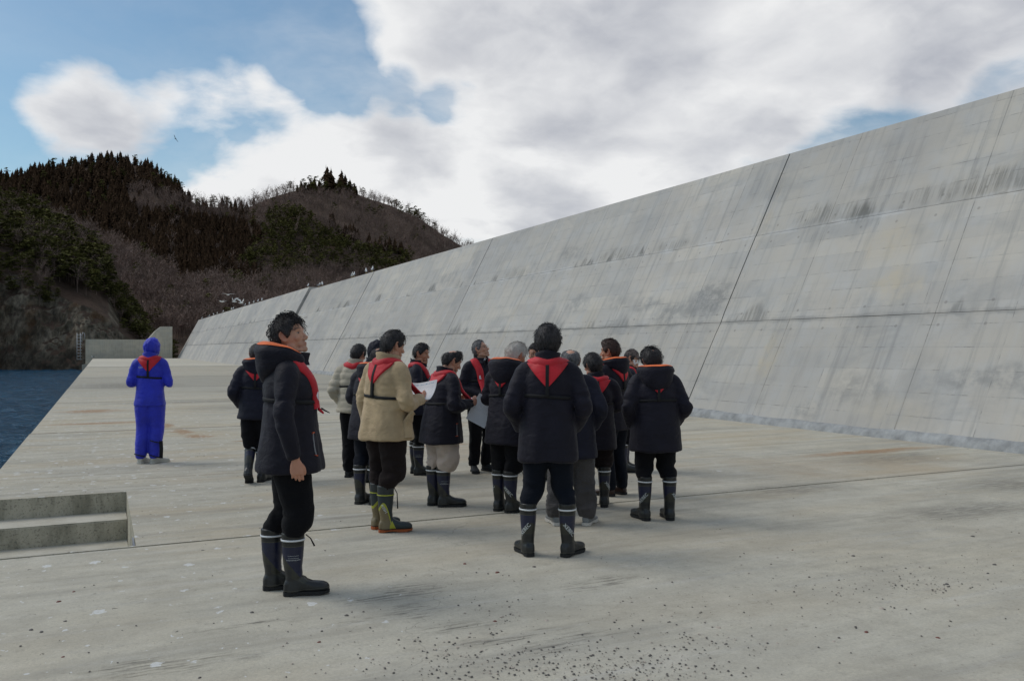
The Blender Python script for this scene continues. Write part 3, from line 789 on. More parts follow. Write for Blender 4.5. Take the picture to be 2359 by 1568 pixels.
def hill_material(name, kind):
    m, t, b = material(name)
    g = t.new('ShaderNodeNewGeometry')
    pos = g.outputs['Position']
    a = t.noise(pos, 0.08, 6.0, 0.65)
    f = t.noise(pos, 0.9, 5.0, 0.7)
    c = t.mix(t.ss(a, 0.35, 0.65), (0.085, 0.058, 0.044), (0.14, 0.098, 0.074))
    c = t.mix(t.ss(f, 0.4, 0.75, 0, 0.6), c, (0.045, 0.034, 0.025))
    if kind == 'rock':
        nz = t.new('ShaderNodeSeparateXYZ', {0: g.outputs['Normal']}).outputs[2]
        z = t.new('ShaderNodeSeparateXYZ', {0: pos}).outputs[2]
        r1 = t.noise(t.mapping(pos, (0.22, 0.22, 0.10)), 1.0, 7.0, 0.72)
        r2 = t.noise(t.mapping(pos, (1.2, 1.2, 0.5)), 1.0, 6.0, 0.7)
        rock = t.mix(t.ss(r1, 0.38, 0.66), (0.080, 0.064, 0.046), (0.36, 0.305, 0.225))
        rock = t.mix(t.ss(r2, 0.42, 0.7, 0, 0.7), rock, (0.050, 0.044, 0.035))
        rock = t.mix(t.ss(r2, 0.60, 0.75, 0, 0.5), rock, (0.30, 0.28, 0.25))
        rock = t.mix(t.ss(t.noise(pos, 0.18, 4.0), 0.52, 0.66, 0, 0.5), rock, (0.15, 0.075, 0.035))
        rock = t.mix(t.ss(z, 4.0, -0.5, 0.0, 0.55), rock, (0.022, 0.021, 0.019))
        c = t.mix(t.ss(t.math('ADD', nz, t.math('MULTIPLY', a, 0.5)), 0.75, 1.0), rock, c)
        t.put(b.inputs['Normal'], t.bump(t.math('ADD', r2, r1), 1.2, 1.0))
    t.put(b.inputs['Base Color'], c)
    b.inputs['Roughness'].default_value = 1.0
    b.inputs['Specular IOR Level'].default_value = 0.1
    return m


M['hill'] = hill_material('leaf litter hillside', 'soil')
M['rock'] = hill_material('dark sea cliff rock', 'rock')
for nm, oname, nx_, ns_, x0_, x1_ in (('main', 'far_hills', 260, 60, -880, 2500), ('spur', 'wooded_spur', 200, 40, -580, 2500), ('headland', 'headland', 420, 150, -800, 690)):
    xg = np.linspace(x0_, x1_, nx_); sg = np.linspace(0, LAY[nm]['smax'], ns_)
    if nm == 'headland':
        sg = np.concatenate([np.linspace(0, 0.42, 100), np.linspace(0.43, 1.2, 50)])
        xg = np.concatenate([np.linspace(-800, -40, 60), np.linspace(-35, 420, 340), np.linspace(425, 690, 20)])
    XX, SS = np.meshgrid(xg, sg)
    Pp = lay_pos(nm, XX.ravel(), SS.ravel())
    Wd = len(xg); Hd = len(sg)
    ii = (np.arange(Hd - 1)[:, None] * Wd + np.arange(Wd - 1)[None, :]).ravel()
    F = np.stack([ii, ii + 1, ii + Wd + 1, ii + Wd], 1)
    tag(obj(oname, make_mesh(oname, Pp, F, [M['rock' if nm == 'headland' else 'hill']], True)), kind='structure')


# ---- trees: (verts, tri faces, tint per vertex) ; height about 1 unit
def tri_soup(T, tint):
    T = np.asarray(T).reshape(-1, 3, 3)
    return T, np.asarray(tint)


def cedar_proto(seed, tiers=9, wide=0.22):
    r = np.random.default_rng(seed); T = []; C_ = []
    for k in range(tiers):
        f = k / (tiers - 1)
        z = 0.12 + 0.88 * f; rad = wide * (1 - f ** 1.7) ** 0.9 + 0.014
        n = 9 if f < 0.7 else 6
        off = r.normal(0, 0.012, 2)
        for q in range(n):
            a0 = 2 * math.pi * (q + r.uniform(-.3, .3)) / n; a1 = a0 + 2 * math.pi / n * r.uniform(0.7, 1.25)
            rr0 = rad * r.uniform(0.7, 1.2); rr1 = rad * r.uniform(0.7, 1.2)
            top = (off[0], off[1], z + 0.15)
            p0 = (off[0] + math.cos(a0) * rr0, off[1] + math.sin(a0) * rr0, z - 0.06 + r.uniform(-.03, .02))
            p1 = (off[0] + math.cos(a1) * rr1, off[1] + math.sin(a1) * rr1, z - 0.06 + r.uniform(-.03, .02))
            T.append([top, p0, p1]); C_.append(r.uniform(0.65, 1.35))
    return np.array(T), np.array(C_)


def clump(T, C_, r, cx, cy, cz, ra, rb, n, size, tone=1.0):
    for _ in range(n):
        d = r.normal(size=3); d /= np.linalg.norm(d); q = r.uniform(0.55, 1.0)
        c = np.array([cx, cy, cz]) + d * [ra, ra, rb] * q
        u = r.normal(size=3); u /= np.linalg.norm(u); v = np.cross(u, r.normal(size=3)); v /= np.linalg.norm(v)
        u = u * [1, 1, 0.5]; v = v * [1, 1, 0.5]
        s = size * r.uniform(0.6, 1.4)
        T.append([c + u * s, c - u * s * 0.5 + v * s * 0.8, c - u * s * 0.5 - v * s * 0.8]); C_.append(tone * r.uniform(0.6, 1.4))


def limb(T, C_, p0, p1, w0, w1, tone):
    p0 = np.array(p0, float); p1 = np.array(p1, float); d = p1 - p0
    for ax in ([1, 0, 0], [0, 1, 0]):
        s = np.cross(d, ax); nn = np.linalg.norm(s)
        if nn < 1e-6: continue
        s /= nn
        T.append([p0 - s * w0, p0 + s * w0, p1 + s * w1]); C_.append(tone)
        T.append([p0 - s * w0, p1 + s * w1, p1 - s * w1]); C_.append(tone)


def pine_proto(seed, n_cl=11, per=22, size=0.05):
    r = np.random.default_rng(seed); T = []; C_ = []
    for k in range(n_cl):
        f = k / n_cl
        z = 0.38 + 0.58 * f; rad = 0.30 * (1 - f * 0.75) * r.uniform(0.4, 1.0); a = r.uniform(0, 6.28)
        clump(T, C_, r, math.cos(a) * rad, math.sin(a) * rad, z, 0.19 * (1.15 - 0.5 * f), 0.028, per, size, 0.75 + 0.5 * f)
    return np.array(T), np.array(C_)


def bare_proto(seed, n_tw=60, w=0.006):
    r = np.random.default_rng(seed); T = []; C_ = []
    limb(T, C_, (0, 0, 0), (0.01, 0, 0.45), 0.016, 0.009, 1.2)
    for k in range(6):
        a = r.uniform(0, 6.28); z0 = r.uniform(0.25, 0.45); rr = r.uniform(0.12, 0.26); z1 = r.uniform(0.65, 0.92)
        p0 = np.array([0, 0, z0]); p1 = np.array([math.cos(a) * rr, math.sin(a) * rr, z1])
        s = np.array([-math.sin(a), math.cos(a), 0])
        T.append([p0 - s * 0.010, p0 + s * 0.010, p1]); C_.append(1.25)
        for q in range(n_tw // 6):
            f = r.uniform(0.25, 1.0); c = p0 + (p1 - p0) * f
            d = np.array([math.cos(a) * 0.4 + r.normal() * 0.6, math.sin(a) * 0.4 + r.normal() * 0.6, r.uniform(0.3, 1.3)]); d /= np.linalg.norm(d)
            e = c + d * r.uniform(0.10, 0.26); sd_ = np.cross(d, r.normal(size=3)); sd_ /= np.linalg.norm(sd_)
            T.append([c - sd_ * w, c + sd_ * w, e]); C_.append(r.uniform(0.7, 1.3))
            if q % 2 == 0:   # fan of fine twigs
                e2 = e + d * 0.05 + r.normal(size=3) * 0.05
                T.append([e - sd_ * w * 2.2, e + sd_ * w * 2.2, e2 + d * 0.05]); C_.append(r.uniform(0.8, 1.4))
    return np.array(T), np.array(C_)


def foliage_material(name, base, rough=0.9):
    m, t, b = material(name)
    at = t.new('ShaderNodeAttribute', attribute_name='paint').outputs['Color']
    pos = t.new('ShaderNodeNewGeometry').outputs['Position']
    c = t.mix(1.0, base, at, 'MULTIPLY')
    c = t.mix(t.ss(t.noise(pos, 0.06, 4.0), 0.3, 0.7, 0.0, 0.4), c, t.mix(1.0, c, (0.62, 0.66, 0.7, 1), 'MULTIPLY'))
    t.put(b.inputs['Base Color'], c)
    b.inputs['Roughness'].default_value = rough
    b.inputs['Specular IOR Level'].default_value = 0.08
    return m


M['cedar'] = foliage_material('winter cedar foliage', (0.056, 0.032, 0.017))
M['pine'] = foliage_material('pine needles', (0.088, 0.083, 0.025))
M['bare'] = foliage_material('bare winter twigs', (0.21, 0.15, 0.122))
M['bark'] = plain('bark', (0.06, 0.045, 0.035), 0.9, 0.5, 6, 0.3)

PRO = {'cedar': [cedar_proto(i) for i in range(4)], 'pine': [pine_proto(20 + i, 9, 34, 0.058) for i in range(4)],
       'pinefar': [pine_proto(30 + i, 8, 11, 0.075) for i in range(3)], 'bare': [bare_proto(40 + i) for i in range(5)],
       'barenear': [bare_proto(60 + i, 150, 0.0035) for i in range(4)]}
TREES = []     # (kind, x, y, z, height, yaw, tone, layer, s, ximg, yimg)


def inpoly(x, y, poly):
    poly = np.array(poly); r = np.zeros(len(x), bool); n = len(poly)
    for i in range(n):
        x0, y0 = poly[i]; x1, y1 = poly[(i + 1) % n]
        c = ((y0 > y) != (y1 > y)) & (x < (x1 - x0) * (y - y0) / (y1 - y0 + 1e-9) + x0)
        r ^= c
    return r


def project(P_):
    v = P_ - cC; wz = v @ cF
    return 1179 + 1960 * (v @ cR) / wz, 784 - 1960 * (v @ cU) / wz


def scatter(nm, n, x0, x1, s0, s1, seed):
    r = np.random.default_rng(seed)
    x = r.uniform(x0, x1, n); s = r.uniform(s0, s1, n) ** 1.0
    P_ = lay_pos(nm, x, s)
    return x, s, P_, r


def add_tree(kind, p, h, r, layer, s, ix, iy):
    TREES.append((kind, p[0], p[1], p[2], h, r.uniform(0, 6.28), r.uniform(0.75, 1.25), layer, s, ix, iy))


GREEN = [(548, 600), (560, 570), (600, 530), (620, 480), (668, 462), (720, 492), (765, 530), (850, 560), (950, 575), (955, 612), (860, 612), (750, 600), (640, 612), (580, 610)]
BAREP = [(292, 412), (345, 420), (400, 436), (450, 450), (455, 492), (410, 480), (320, 476), (302, 450)]
CLINE = [(742, 488), (800, 530), (860, 560), (930, 572), (925, 556), (850, 540), (790, 505), (750, 480)]
x, s, P_, r = scatter('main', 7600, -60, 1180, 0.12, 1.03, 5)
ix, iy = project(P_ + [0, 0, 8])
g1 = inpoly(ix, iy, GREEN); b1 = inpoly(ix, iy, BAREP); c1 = inpoly(ix, iy, CLINE)
for i in range(len(x)):
    t_ = r.uniform()
    if c1[i] and t_ < 0.8: k = 'cedar'
    elif g1[i]: k = 'pinefar' if t_ < 0.9 else 'bare'
    elif b1[i]: k = 'bare' if t_ < 0.9 else 'cedar'
    elif ix[i] < 585 and iy[i] > 492 + max(0, (ix[i] - 450)) * 0.05: k = 'cedar' if (t_ < 0.96) else 'bare'
    elif ix[i] < 440: k = 'cedar' if t_ < 0.93 else 'pinefar'
    elif ix[i] < 600 and iy[i] > 505: k = 'cedar'
    elif ix[i] < 585: k = 'cedar' if t_ < 0.25 else ('bare' if t_ < 0.92 else 'pinefar')
    elif s[i] > 0.93 and (684 < ix[i] < 822): k = 'cedar' if t_ < 0.7 else 'pinefar'
    elif s[i] > 0.93 and (905 < ix[i] < 1000): k = 'pinefar' if t_ < 0.6 else 'bare'
    else: k = 'bare' if t_ < 0.965 else 'pinefar'
    if s[i] < 0.55 and ix[i] > 440 and iy[i] > 640 and k == 'cedar': k = 'bare'
    h = {'cedar': 9.5, 'pinefar': 10, 'bare': 10}[k] * r.uniform(0.7, 1.25)
    if k == 'bare' and r.uniform() < 0.12: continue
    if s[i] > .93 and k == 'cedar': h *= .8
    add_tree(k, P_[i], h, r, 'main', s[i], ix[i], iy[i])
# tall old cedars on the right-hand summit
for (xx, hh) in ((700, 13), (714, 15), (728, 14), (739, 12), (753, 21), (762, 19), (786, 19), (795, 16), (806, 13), (816, 11)):
    p = lay_pos('main', [xx], [0.985])[0]
    r0 = np.random.default_rng(xx)
    TREES.append(('cedar' if xx > 745 else 'pinefar', p[0], p[1], p[2] - 1, hh, r0.uniform(0, 6), 0.7, 'peak', 1.0, xx, 400))
x, s, P_, r = scatter('spur', 2300, -60, 1150, 0.25, 1.04, 6)
ix, iy = project(P_ + [0, 0, 6])
for i in range(len(x)):
    add_tree('bare' if r.uniform() < 0.97 else 'pinefar', P_[i], r.uniform(6.5, 11), r, 'spur', s[i], ix[i], iy[i])
x, s, P_, r = scatter('headland', 900, -80, 400, 0.24, 1.06, 8)
ix, iy = project(P_ + [0, 0, 4])
for i in range(len(x)):
    if s[i] < 0.42 and r.uniform() < (0.35 if ix[i] < 120 else 0.75): continue
    if inpoly(ix[i:i + 1], iy[i:i + 1], [(115, 700), (160, 630), (240, 650), (300, 720), (340, 800), (120, 800)])[0] and r.uniform() < 0.82: continue
    k = 'pine' if r.uniform() < 0.68 else 'barenear'
    add_tree(k, P_[i], (r.uniform(5.0, 8.5) if k == 'pine' else r.uniform(4.5, 7.5)) * (0.6 if s[i] < 0.4 or ix[i] > 250 else 1), r, 'headland', s[i], ix[i], iy[i])

# visible skyline trees and the biggest near ones become things of their own, the rest is the wood
idx = list(range(len(TREES)))
ridge = [i for i in idx if TREES[i][7] == 'peak']
cand = [i for i in idx if TREES[i][7] == 'main' and TREES[i][8] > 0.965 and -5 < TREES[i][9] < 1080]
ridge += cand[:150]
near = [i for i in idx if TREES[i][7] == 'headland' and TREES[i][8] > 0.72 and -5 < TREES[i][9] < 330][:90]
single = set(ridge) | set(near)
names = {'cedar': 'cedar_tree', 'pine': 'pine_tree', 'pinefar': 'pine_tree', 'bare': 'bare_tree', 'barenear': 'bare_tree'}
mk = {'cedar': 'cedar', 'pine': 'pine', 'pinefar': 'pine', 'bare': 'bare', 'barenear': 'bare'}
CROWN = {}
tv, tf = tube([(0, 0, -0.05), (0.005, 0, 0.3), (0, 0.004, 0.75)], [0.018, 0.013, 0.005], 6)
TRUNK = make_mesh('trunk', tv, tf, [M['bark']], True)
for k, lst in PRO.items():
    for q, (T, C_) in enumerate(lst):
        v = T.reshape(-1, 3); F = np.arange(len(v)).reshape(-1, 3)
        col = np.c_[np.repeat(C_, 3)[:, None] * np.ones((1, 3)), np.ones(len(v))]
        CROWN[(k, q)] = make_mesh('crown', v, F, [M[mk[k]]], False, None, None, col)
LBL = {('cedar', 'peak'): 'tall dark old cedar in the clump on the right-hand summit', ('pinefar', 'peak'): 'dark pine in the clump on the right-hand summit',
       ('cedar', 'main'): 'dark pointed cedar standing out on the skyline of the far hills', ('pinefar', 'main'): 'flat-topped pine standing out on the skyline of the far hills',
       ('bare', 'main'): 'leafless grey-brown tree against the sky on the ridge of the far hills',
       ('pine', 'headland'): 'layered green pine on top of the dark rocky headland at left', ('barenear', 'headland'): 'leafless tree among the pines on top of the rocky headland at left'}


def tree_place(lay, xi):
    if lay == 'main':
        for lim, tx in ((120, 'far left slope of the left hill'), (200, 'rising left shoulder of the left hill'), (300, 'rounded top of the left hill'), (380, 'right shoulder of the left hill'), (450, 'falling right flank of the left hill'), (560, 'saddle between the two hills'),
                        (680, 'rise left of the right summit'), (830, 'right summit'), (930, 'upper right flank of the right hill'), (1010, 'middle right flank of the right hill')):
            if xi < lim: return tx
        return 'lowest right end of the ridge, meeting the seawall'
    for lim, tx in ((60, 'left end'), (120, 'upper middle'), (190, 'middle'), (250, 'right shoulder')):
        if xi < lim: return tx
    return 'right-hand tip above the low wall'


GRP = {'peak': 'summit trees', 'main': 'skyline trees', 'headland': 'headland trees'}
for i in sorted(single):
    k, px_, py_, pz_, h, yw, tone, lay, s_, a_, b_ = TREES[i]
    t_ = empty(names[k], (px_, py_, pz_), yw)
    wd = 1.35 if k == 'cedar' else 1.0
    t_.scale = (h * wd, h * wd, h)
    lb_ = LBL[(k, lay)]; gp_ = mk[k] + ' ' + GRP[lay]
    if lay == 'main':
        pl_ = tree_place(lay, a_); lb_ = {'cedar': 'dark pointed cedar', 'pinefar': 'flat-topped pine', 'bare': 'leafless grey-brown tree'}[k] + ' on the skyline, ' + pl_; gp_ = mk[k] + ' trees on the ' + pl_
    if lay == 'headland':
        pl_ = tree_place(lay, a_); lb_ = {'pine': 'green layered pine', 'barenear': 'leafless pale tree'}[k] + ' on the rocky headland, ' + pl_; gp_ = mk[k] + ' trees on the headland ' + pl_
    tag(t_, lb_, {'cedar': 'cedar tree', 'pine': 'pine tree', 'bare': 'bare tree'}[mk[k]], gp_)
    obj('trunk', TRUNK, t_)
    obj('crown', CROWN[(k, i % len(PRO[k]))], t_)
for mkk, oname in (('cedar', 'cedar_wood'), ('pine', 'pine_wood'), ('bare', 'bare_wood')):
    VV = []; CC = []
    for i in idx:
        if i in single or mk[TREES[i][0]] != mkk: continue
        k, px_, py_, pz_, h, yw, tone, lay, s_, a_, b_ = TREES[i]
        T, C_ = PRO[k][i % len(PRO[k])]
        c_, s2 = math.cos(yw), math.sin(yw)
        rot = np.array([[c_, s2, 0], [-s2, c_, 0], [0, 0, 1.0]])
        VV.append((T.reshape(-1, 3) * h) @ rot + [px_, py_, pz_])
        CC.append(np.repeat(C_ * tone, 3))
    VV = np.vstack(VV); CC = np.concatenate(CC)
    F = np.arange(len(VV)).reshape(-1, 3)
    tag(obj(oname, make_mesh(oname, VV, F, [M[mkk]], False, None, None, np.c_[CC[:, None] * np.ones((1, 3)), np.ones(len(CC))])), kind='stuff')

# ------------------------------------------------------------------ gulls
M['gull_white'] = plain('gull white plumage', (0.72, 0.72, 0.70), 0.8)
M['gull_grey'] = plain('gull slate wing', (0.13, 0.135, 0.15), 0.8)
M['beak'] = plain('gull beak', (0.55, 0.38, 0.06), 0.5)


def gull_parts(flying=False, wing=0.0):
    P2 = []
    if not flying:
        v, f = tube([(0, -0.20, 0.15), (0, -0.12, 0.17), (0, 0, 0.19), (0, 0.10, 0.23), (0, 0.135, 0.30), (0, 0.15, 0.345), (0, 0.165, 0.38), (0, 0.185, 0.385)],
                    [0.012, (.045, .03), (.07, .065), (.06, .06), (.032, .034), (.033, .036), (.028, .03), .008], 12)
        P2.append(('body', v, f, 'gull_white'))
        for sx in (-1, 1):
            v, f = tube([(sx * .055, .09, .235), (sx * .075, 0, .215), (sx * .05, -.14, .18), (sx * .015, -.27, .155)], [(.012, .02), (.016, .055), (.014, .035), (.004, .008)], 8)
            P2.append(('wing', v, f, 'gull_grey'))
        v, f = tube([(0, .18, .375), (0, .225, .362)], [.009, .003], 6); P2.append(('beak', v, f, 'beak'))
        for sx in (-.022, .022):
            v, f = tube([(sx, .0, .15), (sx, .01, .0), (sx, .04, .002)], [.006, .005, .004], 5); P2.append(('leg', v, f, 'beak'))
    else:
        v, f = tube([(0, -.24, 0), (0, -.14, 0), (0, 0, 0), (0, .12, .01), (0, .19, .02), (0, .23, .02)], [(.05, .008), (.04, .03), (.06, .055), (.045, .045), (.03, .03), .008], 10)
        P2.append(('body', v, f, 'gull_white'))
        for sx in (-1, 1):
            e1 = (sx * .28, .07, .10 + wing * .3); e2 = (sx * .62, -.10, .06 + wing * .7)
            v, f = tube([(sx * .03, .02, .03), e1, ((e1[0] + e2[0]) / 2, .0, (e1[2] + e2[2]) / 2 + .01), e2], [(.075, .014), (.075, .010), (.05, .008), (.006, .003)], 8)
            P2.append(('wing', v, f, 'gull_white'))
        v, f = tube([(0, .22, .02), (0, .27, .01)], [.009, .003], 6); P2.append(('beak', v, f, 'beak'))
    return [(n_, make_mesh(n_, v, f, [M[m_]], True), m_) for n_, v, f, m_ in P2]


GP = {0: gull_parts(), 1: gull_parts(True, 0.0), 2: gull_parts(True, 0.45)}


def gull(loc, rz, kind, label, group=None, sc=1.0, roll=0.0):
    r_ = empty('gull', loc, rz); r_.scale = (sc,) * 3; r_.rotation_euler = (0, roll, rz)
    for n_, me, m_ in GP[kind]: obj(n_, me, r_)
    tag(r_, label, 'gull', group)


def on_top(x, far):
    """point on the wall crest under a column of the photograph"""
    Z = 6.76 if far else 6.545
    Xw = WX + SL * 6.54 + 0.12
    d = ray(x, 700); Yc = Xw * d[1] / d[0]
    return (Xw, Yc, Z)


perch = [(465, 'nearest the far end of the wall'), (481, ''), (492, ''), (500, ''), (514, ''), (533, ''), (537, ''), (563, ''), (574, ''), (584, ''), (594, ''), (603, ''),
         (709, 'beside the wide joint'), (734, ''), (742, ''), (810, ''), (815, ''), (843, ''), (857, 'last on the right of the row')]
for q, (xd, e) in enumerate(perch):
    loc = on_top(xd, xd < 715)
    if e:
        lb = 'white gull with slate wings perched on the wall crest, ' + e; gp = None
    else:
        lb = 'white gull perched on the crest of the ' + ('far part of the seawall' if xd < 715 else 'seawall right of the wide joint'); gp = 'gulls perched on the far wall crest' if xd < 715 else 'gulls perched right of the wide joint'
    lb = lb.replace('white gull with slate wings perched on the wall crest', 'white gull on the wall crest')
    gull(loc, R([80, 60, 100, -70, 85, 95][q % 6]) + YAW * 0 - 1.9, 0, lb, gp, 1.12)
for (xd, yd, dist, k, rz, lb) in ((525, 679, 95, 1, 0.3, 'topmost of the gulls gliding left of the wall, wings spread flat'), (512, 695, 100, 1, 2.0, 'gull gliding lowest at left with wings spread'),
                                 (540, 695, 95, 2, 1.0, 'gull flying between two others near the wall crest'), (555, 698, 92, 2, -1.2, 'gull landing with raised wings closest to the wall crest')):
    d = ray(xd, yd); gull(tuple(cC + d * dist), rz, k, lb, None, 1.3)
M['kite'] = plain('dark plumage', (0.03, 0.03, 0.03), 0.9)
d = ray(404, 320); p = cC + d * 120
r_ = empty('bird', tuple(p), 0.6); r_.rotation_euler = (0.2, 0.9, 0.6)
for n_, me, m_ in GP[1]:
    me2 = me.copy(); me2.materials.clear(); me2.materials.append(M['kite']); obj(n_, me2, r_)
tag(r_, 'small dark bird flying high over the left hill against white cloud', 'bird')
gull(tuple(cC + ray(404, 1000) * 0 + (ray(214, 826) * 139)), 2.0, 0, 'gull standing on the far left corner of the dock', None, 1.3)

# ------------------------------------------------------------------ pebbles, shells and grit on the dock
def stone_mesh(seed, flat=0.55, n=7):
    r = np.random.default_rng(seed)
    V = [(0, 0, flat)]
    for k in range(n):
        a = 2 * math.pi * k / n; q = r.uniform(0.75, 1.15); V.append((math.cos(a) * q * 0.7, math.sin(a) * q * 0.55, flat * r.uniform(0.6, 0.9)))
    for k in range(n):
        a = 2 * math.pi * k / n; q = r.uniform(0.85, 1.2); V.append((math.cos(a) * q, math.sin(a) * q * 0.75, 0.0))
    F = [(0, 1 + k, 1 + (k + 1) % n) for k in range(n)]
    for k in range(n):
        a, b_ = 1 + k, 1 + (k + 1) % n
        F += [(a, a + n, b_ + n), (a, b_ + n, b_)]
    return np.array(V), np.array(F)


M['stone_dark'] = plain('dark wet pebble', (0.10, 0.09, 0.08), 0.6)
M['stone_pale'] = plain('pale shell', (0.42, 0.36, 0.30), 0.7)
M['stone_red'] = plain('reddish shell', (0.16, 0.06, 0.045), 0.6)
SM = [make_mesh('stone', *stone_mesh(i), [M['stone_dark']], True) for i in range(4)]
SP = [make_mesh('shell', *stone_mesh(10 + i, 0.35), [M['stone_pale']], True) for i in range(3)]
SR = [make_mesh('shell', *stone_mesh(20 + i, 0.45), [M['stone_red']], True) for i in range(3)]
big = [(170, 1362, 'r'), (135, 1385, 'r'), (72, 1450, 'd'), (145, 1512, 'r'), (405, 1010, 'd'), (455, 1051, 'd'), (640 - 170, 1050, 'd'), (740, 1424, 'd'), (798, 1417, 'd'), (1230, 1305, 'd'), (1145, 1318, 'r'), (1258, 1428, 'p'),
       (1825, 1266, 'r'), (2160, 1468, 'r'), (1920, 1476, 'p'), (1965, 1280, 'd'), (1995, 1455, 'r'), (1790, 1480, 'p'), (2290, 1300, 'd'), (2475 - 200, 1320, 'd'), (1140, 1430, 'r'), (1070, 1298, 'r'), (735, 1478, 'r'), (580, 1410, 'd'), (1655, 1445, 'p'), (2030, 1400, 'p'),
       (95, 1455, 'd'), (150, 1430, 'd'), (460, 1560, 'd'), (2180, 1345, 'd'), (2240, 1235, 'd'), (655, 1175, 'd'), (655, 1150, 'r')]
for q, (xd, yd, c_) in enumerate(big):
    p = ground(xd, yd)
    me = {'d': SM, 'r': SR, 'p': SP}[c_][q % 3]
    o = obj('stone' if c_ == 'd' else 'shell', me, None, tuple(p)); sc_ = random.uniform(0.010, 0.019); o.scale = (sc_, sc_, sc_); o.rotation_euler = (0, 0, random.uniform(0, 6))
    tag(o, {'d': 'small dark stone lying loose on the pale dock', 'r': 'small reddish broken shell lying on the dock', 'p': 'small pale broken shell lying on the dock'}[c_], 'stone' if c_ == 'd' else 'shell', {'d': 'loose dark stones on the dock', 'r': 'reddish shells on the dock', 'p': 'pale shells on the dock'}[c_])
r = np.random.default_rng(3)
pts = []
for (cx_, cy_, sx_, sy_, n) in ((1150, 1520, 150, 30, 330), (1420, 1545, 110, 25, 300), (1540, 1440, 90, 40, 60), (1500, 1535, 160, 40, 160), (1650, 1478, 50, 14, 60), (2080, 1335, 120, 26, 130), (2120, 1350, 60, 8, 60), (2060, 1370, 200, 50, 110),
                                (1900, 1100, 300, 60, 70), (1700, 1400, 400, 90, 160), (2200, 1240, 150, 60, 60), (1000, 1500, 200, 50, 120), (1600, 1300, 300, 90, 60), (500, 1050, 300, 60, 60), (150, 1080, 120, 35, 60), (500, 1250, 350, 80, 40), (350, 1450, 300, 80, 60), (1130, 1420, 60, 40, 70), (1300, 1330, 200, 40, 40)):
    a = r.normal(size=(n, 2)) * [sx_, sy_] + [cx_, cy_]
    a = a[a[:, 1] > 860]
    pts.append(a)
pts = np.vstack(pts)
for col_, nm_, frac in ((('stone_dark'), 'grit', 0.72), (('stone_pale'), 'shell_grit', 0.28)):
    VV = []; FF = []; n0 = 0
    for (xd, yd) in pts:
        if (r.uniform() < 0.72) != (nm_ == 'grit'): continue
        if xd > 2400 or yd > 1640: continue
        p = ground(xd, yd)
        if p[0] < EX + 0.05 or p[0] > WX - 0.2: continue
        if p[0] < PX1 + 0.05 and PY0 - 0.05 < p[1] < PY1 + 0.05: continue
        v, f = stone_mesh(int(r.integers(0, 40)), 0.5, 5)
        s_ = 0.003 + 0.0065 * r.uniform() ** 2.6; a = r.uniform(0, 6.28)
        rot = np.array([[math.cos(a), math.sin(a), 0], [-math.sin(a), math.cos(a), 0], [0, 0, 1]])
        VV.append((v * s_) @ rot + p + [0, 0, 0.003]); FF.append(f + n0); n0 += len(v)
    tag(obj(nm_, make_mesh(nm_, np.vstack(VV), np.vstack(FF), [M[col_]])), kind='stuff')

# ================================================================== people


def remesh(parts, voxel, it=2, lam=0.5):
    """weld closed shapes into one smooth skin; returns numpy verts and quads"""
    V = []; F = []; n = 0
    for v, f in parts:
        V.append(np.asarray(v, float)); F += [tuple(int(i) + n for i in q) for q in f]; n += len(v)
    me = bpy.data.meshes.new('tmp'); me.from_pydata(np.vstack(V).tolist(), [], F)
    o = bpy.data.objects.new('tmp', me); COL.objects.link(o)
    md = o.modifiers.new('r', 'REMESH'); md.mode = 'VOXEL'; md.voxel_size = voxel; md.adaptivity = 0
    dg = bpy.context.evaluated_depsgraph_get()
    ev = o.evaluated_get(dg); m2 = ev.to_mesh()
    nv = len(m2.vertices); v = np.empty(nv * 3); m2.vertices.foreach_get('co', v); v = v.reshape(-1, 3)
    nl = len(m2.loops); li = np.empty(nl, dtype=np.int32); m2.loops.foreach_get('vertex_index', li)
    f = li.reshape(-1, 4) if nl == 4 * len(m2.polygons) else None
    if f is None:
        f = np.array([list(p.vertices) for p in m2.polygons if len(p.vertices) == 4], dtype=np.int32)
    ev.to_mesh_clear(); bpy.data.objects.remove(o); bpy.data.meshes.remove(me)
    return smooth(v, f, it, lam), f


def smooth(v, f, it, lam=0.5):
    e = np.vstack([f[:, [0, 1]], f[:, [1, 2]], f[:, [2, 3]], f[:, [3, 0]]])
    cnt = np.bincount(e.ravel(), minlength=len(v)).astype(float)[:, None] + 1e-9
    for _ in range(it):
        s = np.zeros_like(v)
        for k in range(3):
            s[:, k] = np.bincount(e[:, 0], v[e[:, 1], k], len(v)) + np.bincount(e[:, 1], v[e[:, 0], k], len(v))
        v = v + (s / cnt - v) * lam
    return v


def normals(v, f):
    n = np.cross(v[f[:, 2]] - v[f[:, 0]], v[f[:, 3]] - v[f[:, 1]])
    out = np.zeros_like(v)
    for k in range(4):
        for c in range(3):
            out[:, c] += np.bincount(f[:, k], n[:, c], len(v))
    return out / (np.linalg.norm(out, axis=1)[:, None] + 1e-12)


def spline(pts, rad, sub=4):
    """Catmull-Rom resample of points and radii"""
    P_ = np.array(pts, float); Q = np.array([(r if isinstance(r, (list, tuple)) else (r, r)) for r in rad], float)
    A = np.c_[P_, Q]; A = np.vstack([2 * A[0] - A[1], A, 2 * A[-1] - A[-2]])
    out = []
    for i in range(1, len(A) - 2):
        for k in range(sub):
            t = k / sub
            out.append(0.5 * ((2 * A[i]) + (A[i + 1] - A[i - 1]) * t + (2 * A[i - 1] - 5 * A[i] + 4 * A[i + 1] - A[i + 2]) * t * t + (3 * A[i] - A[i - 1] - 3 * A[i + 1] + A[i + 2]) * t ** 3))
    out.append(A[-2]); out = np.array(out)
    return [tuple(o[:3]) for o in out], [(max(.002, o[3]), max(.002, o[4])) for o in out]


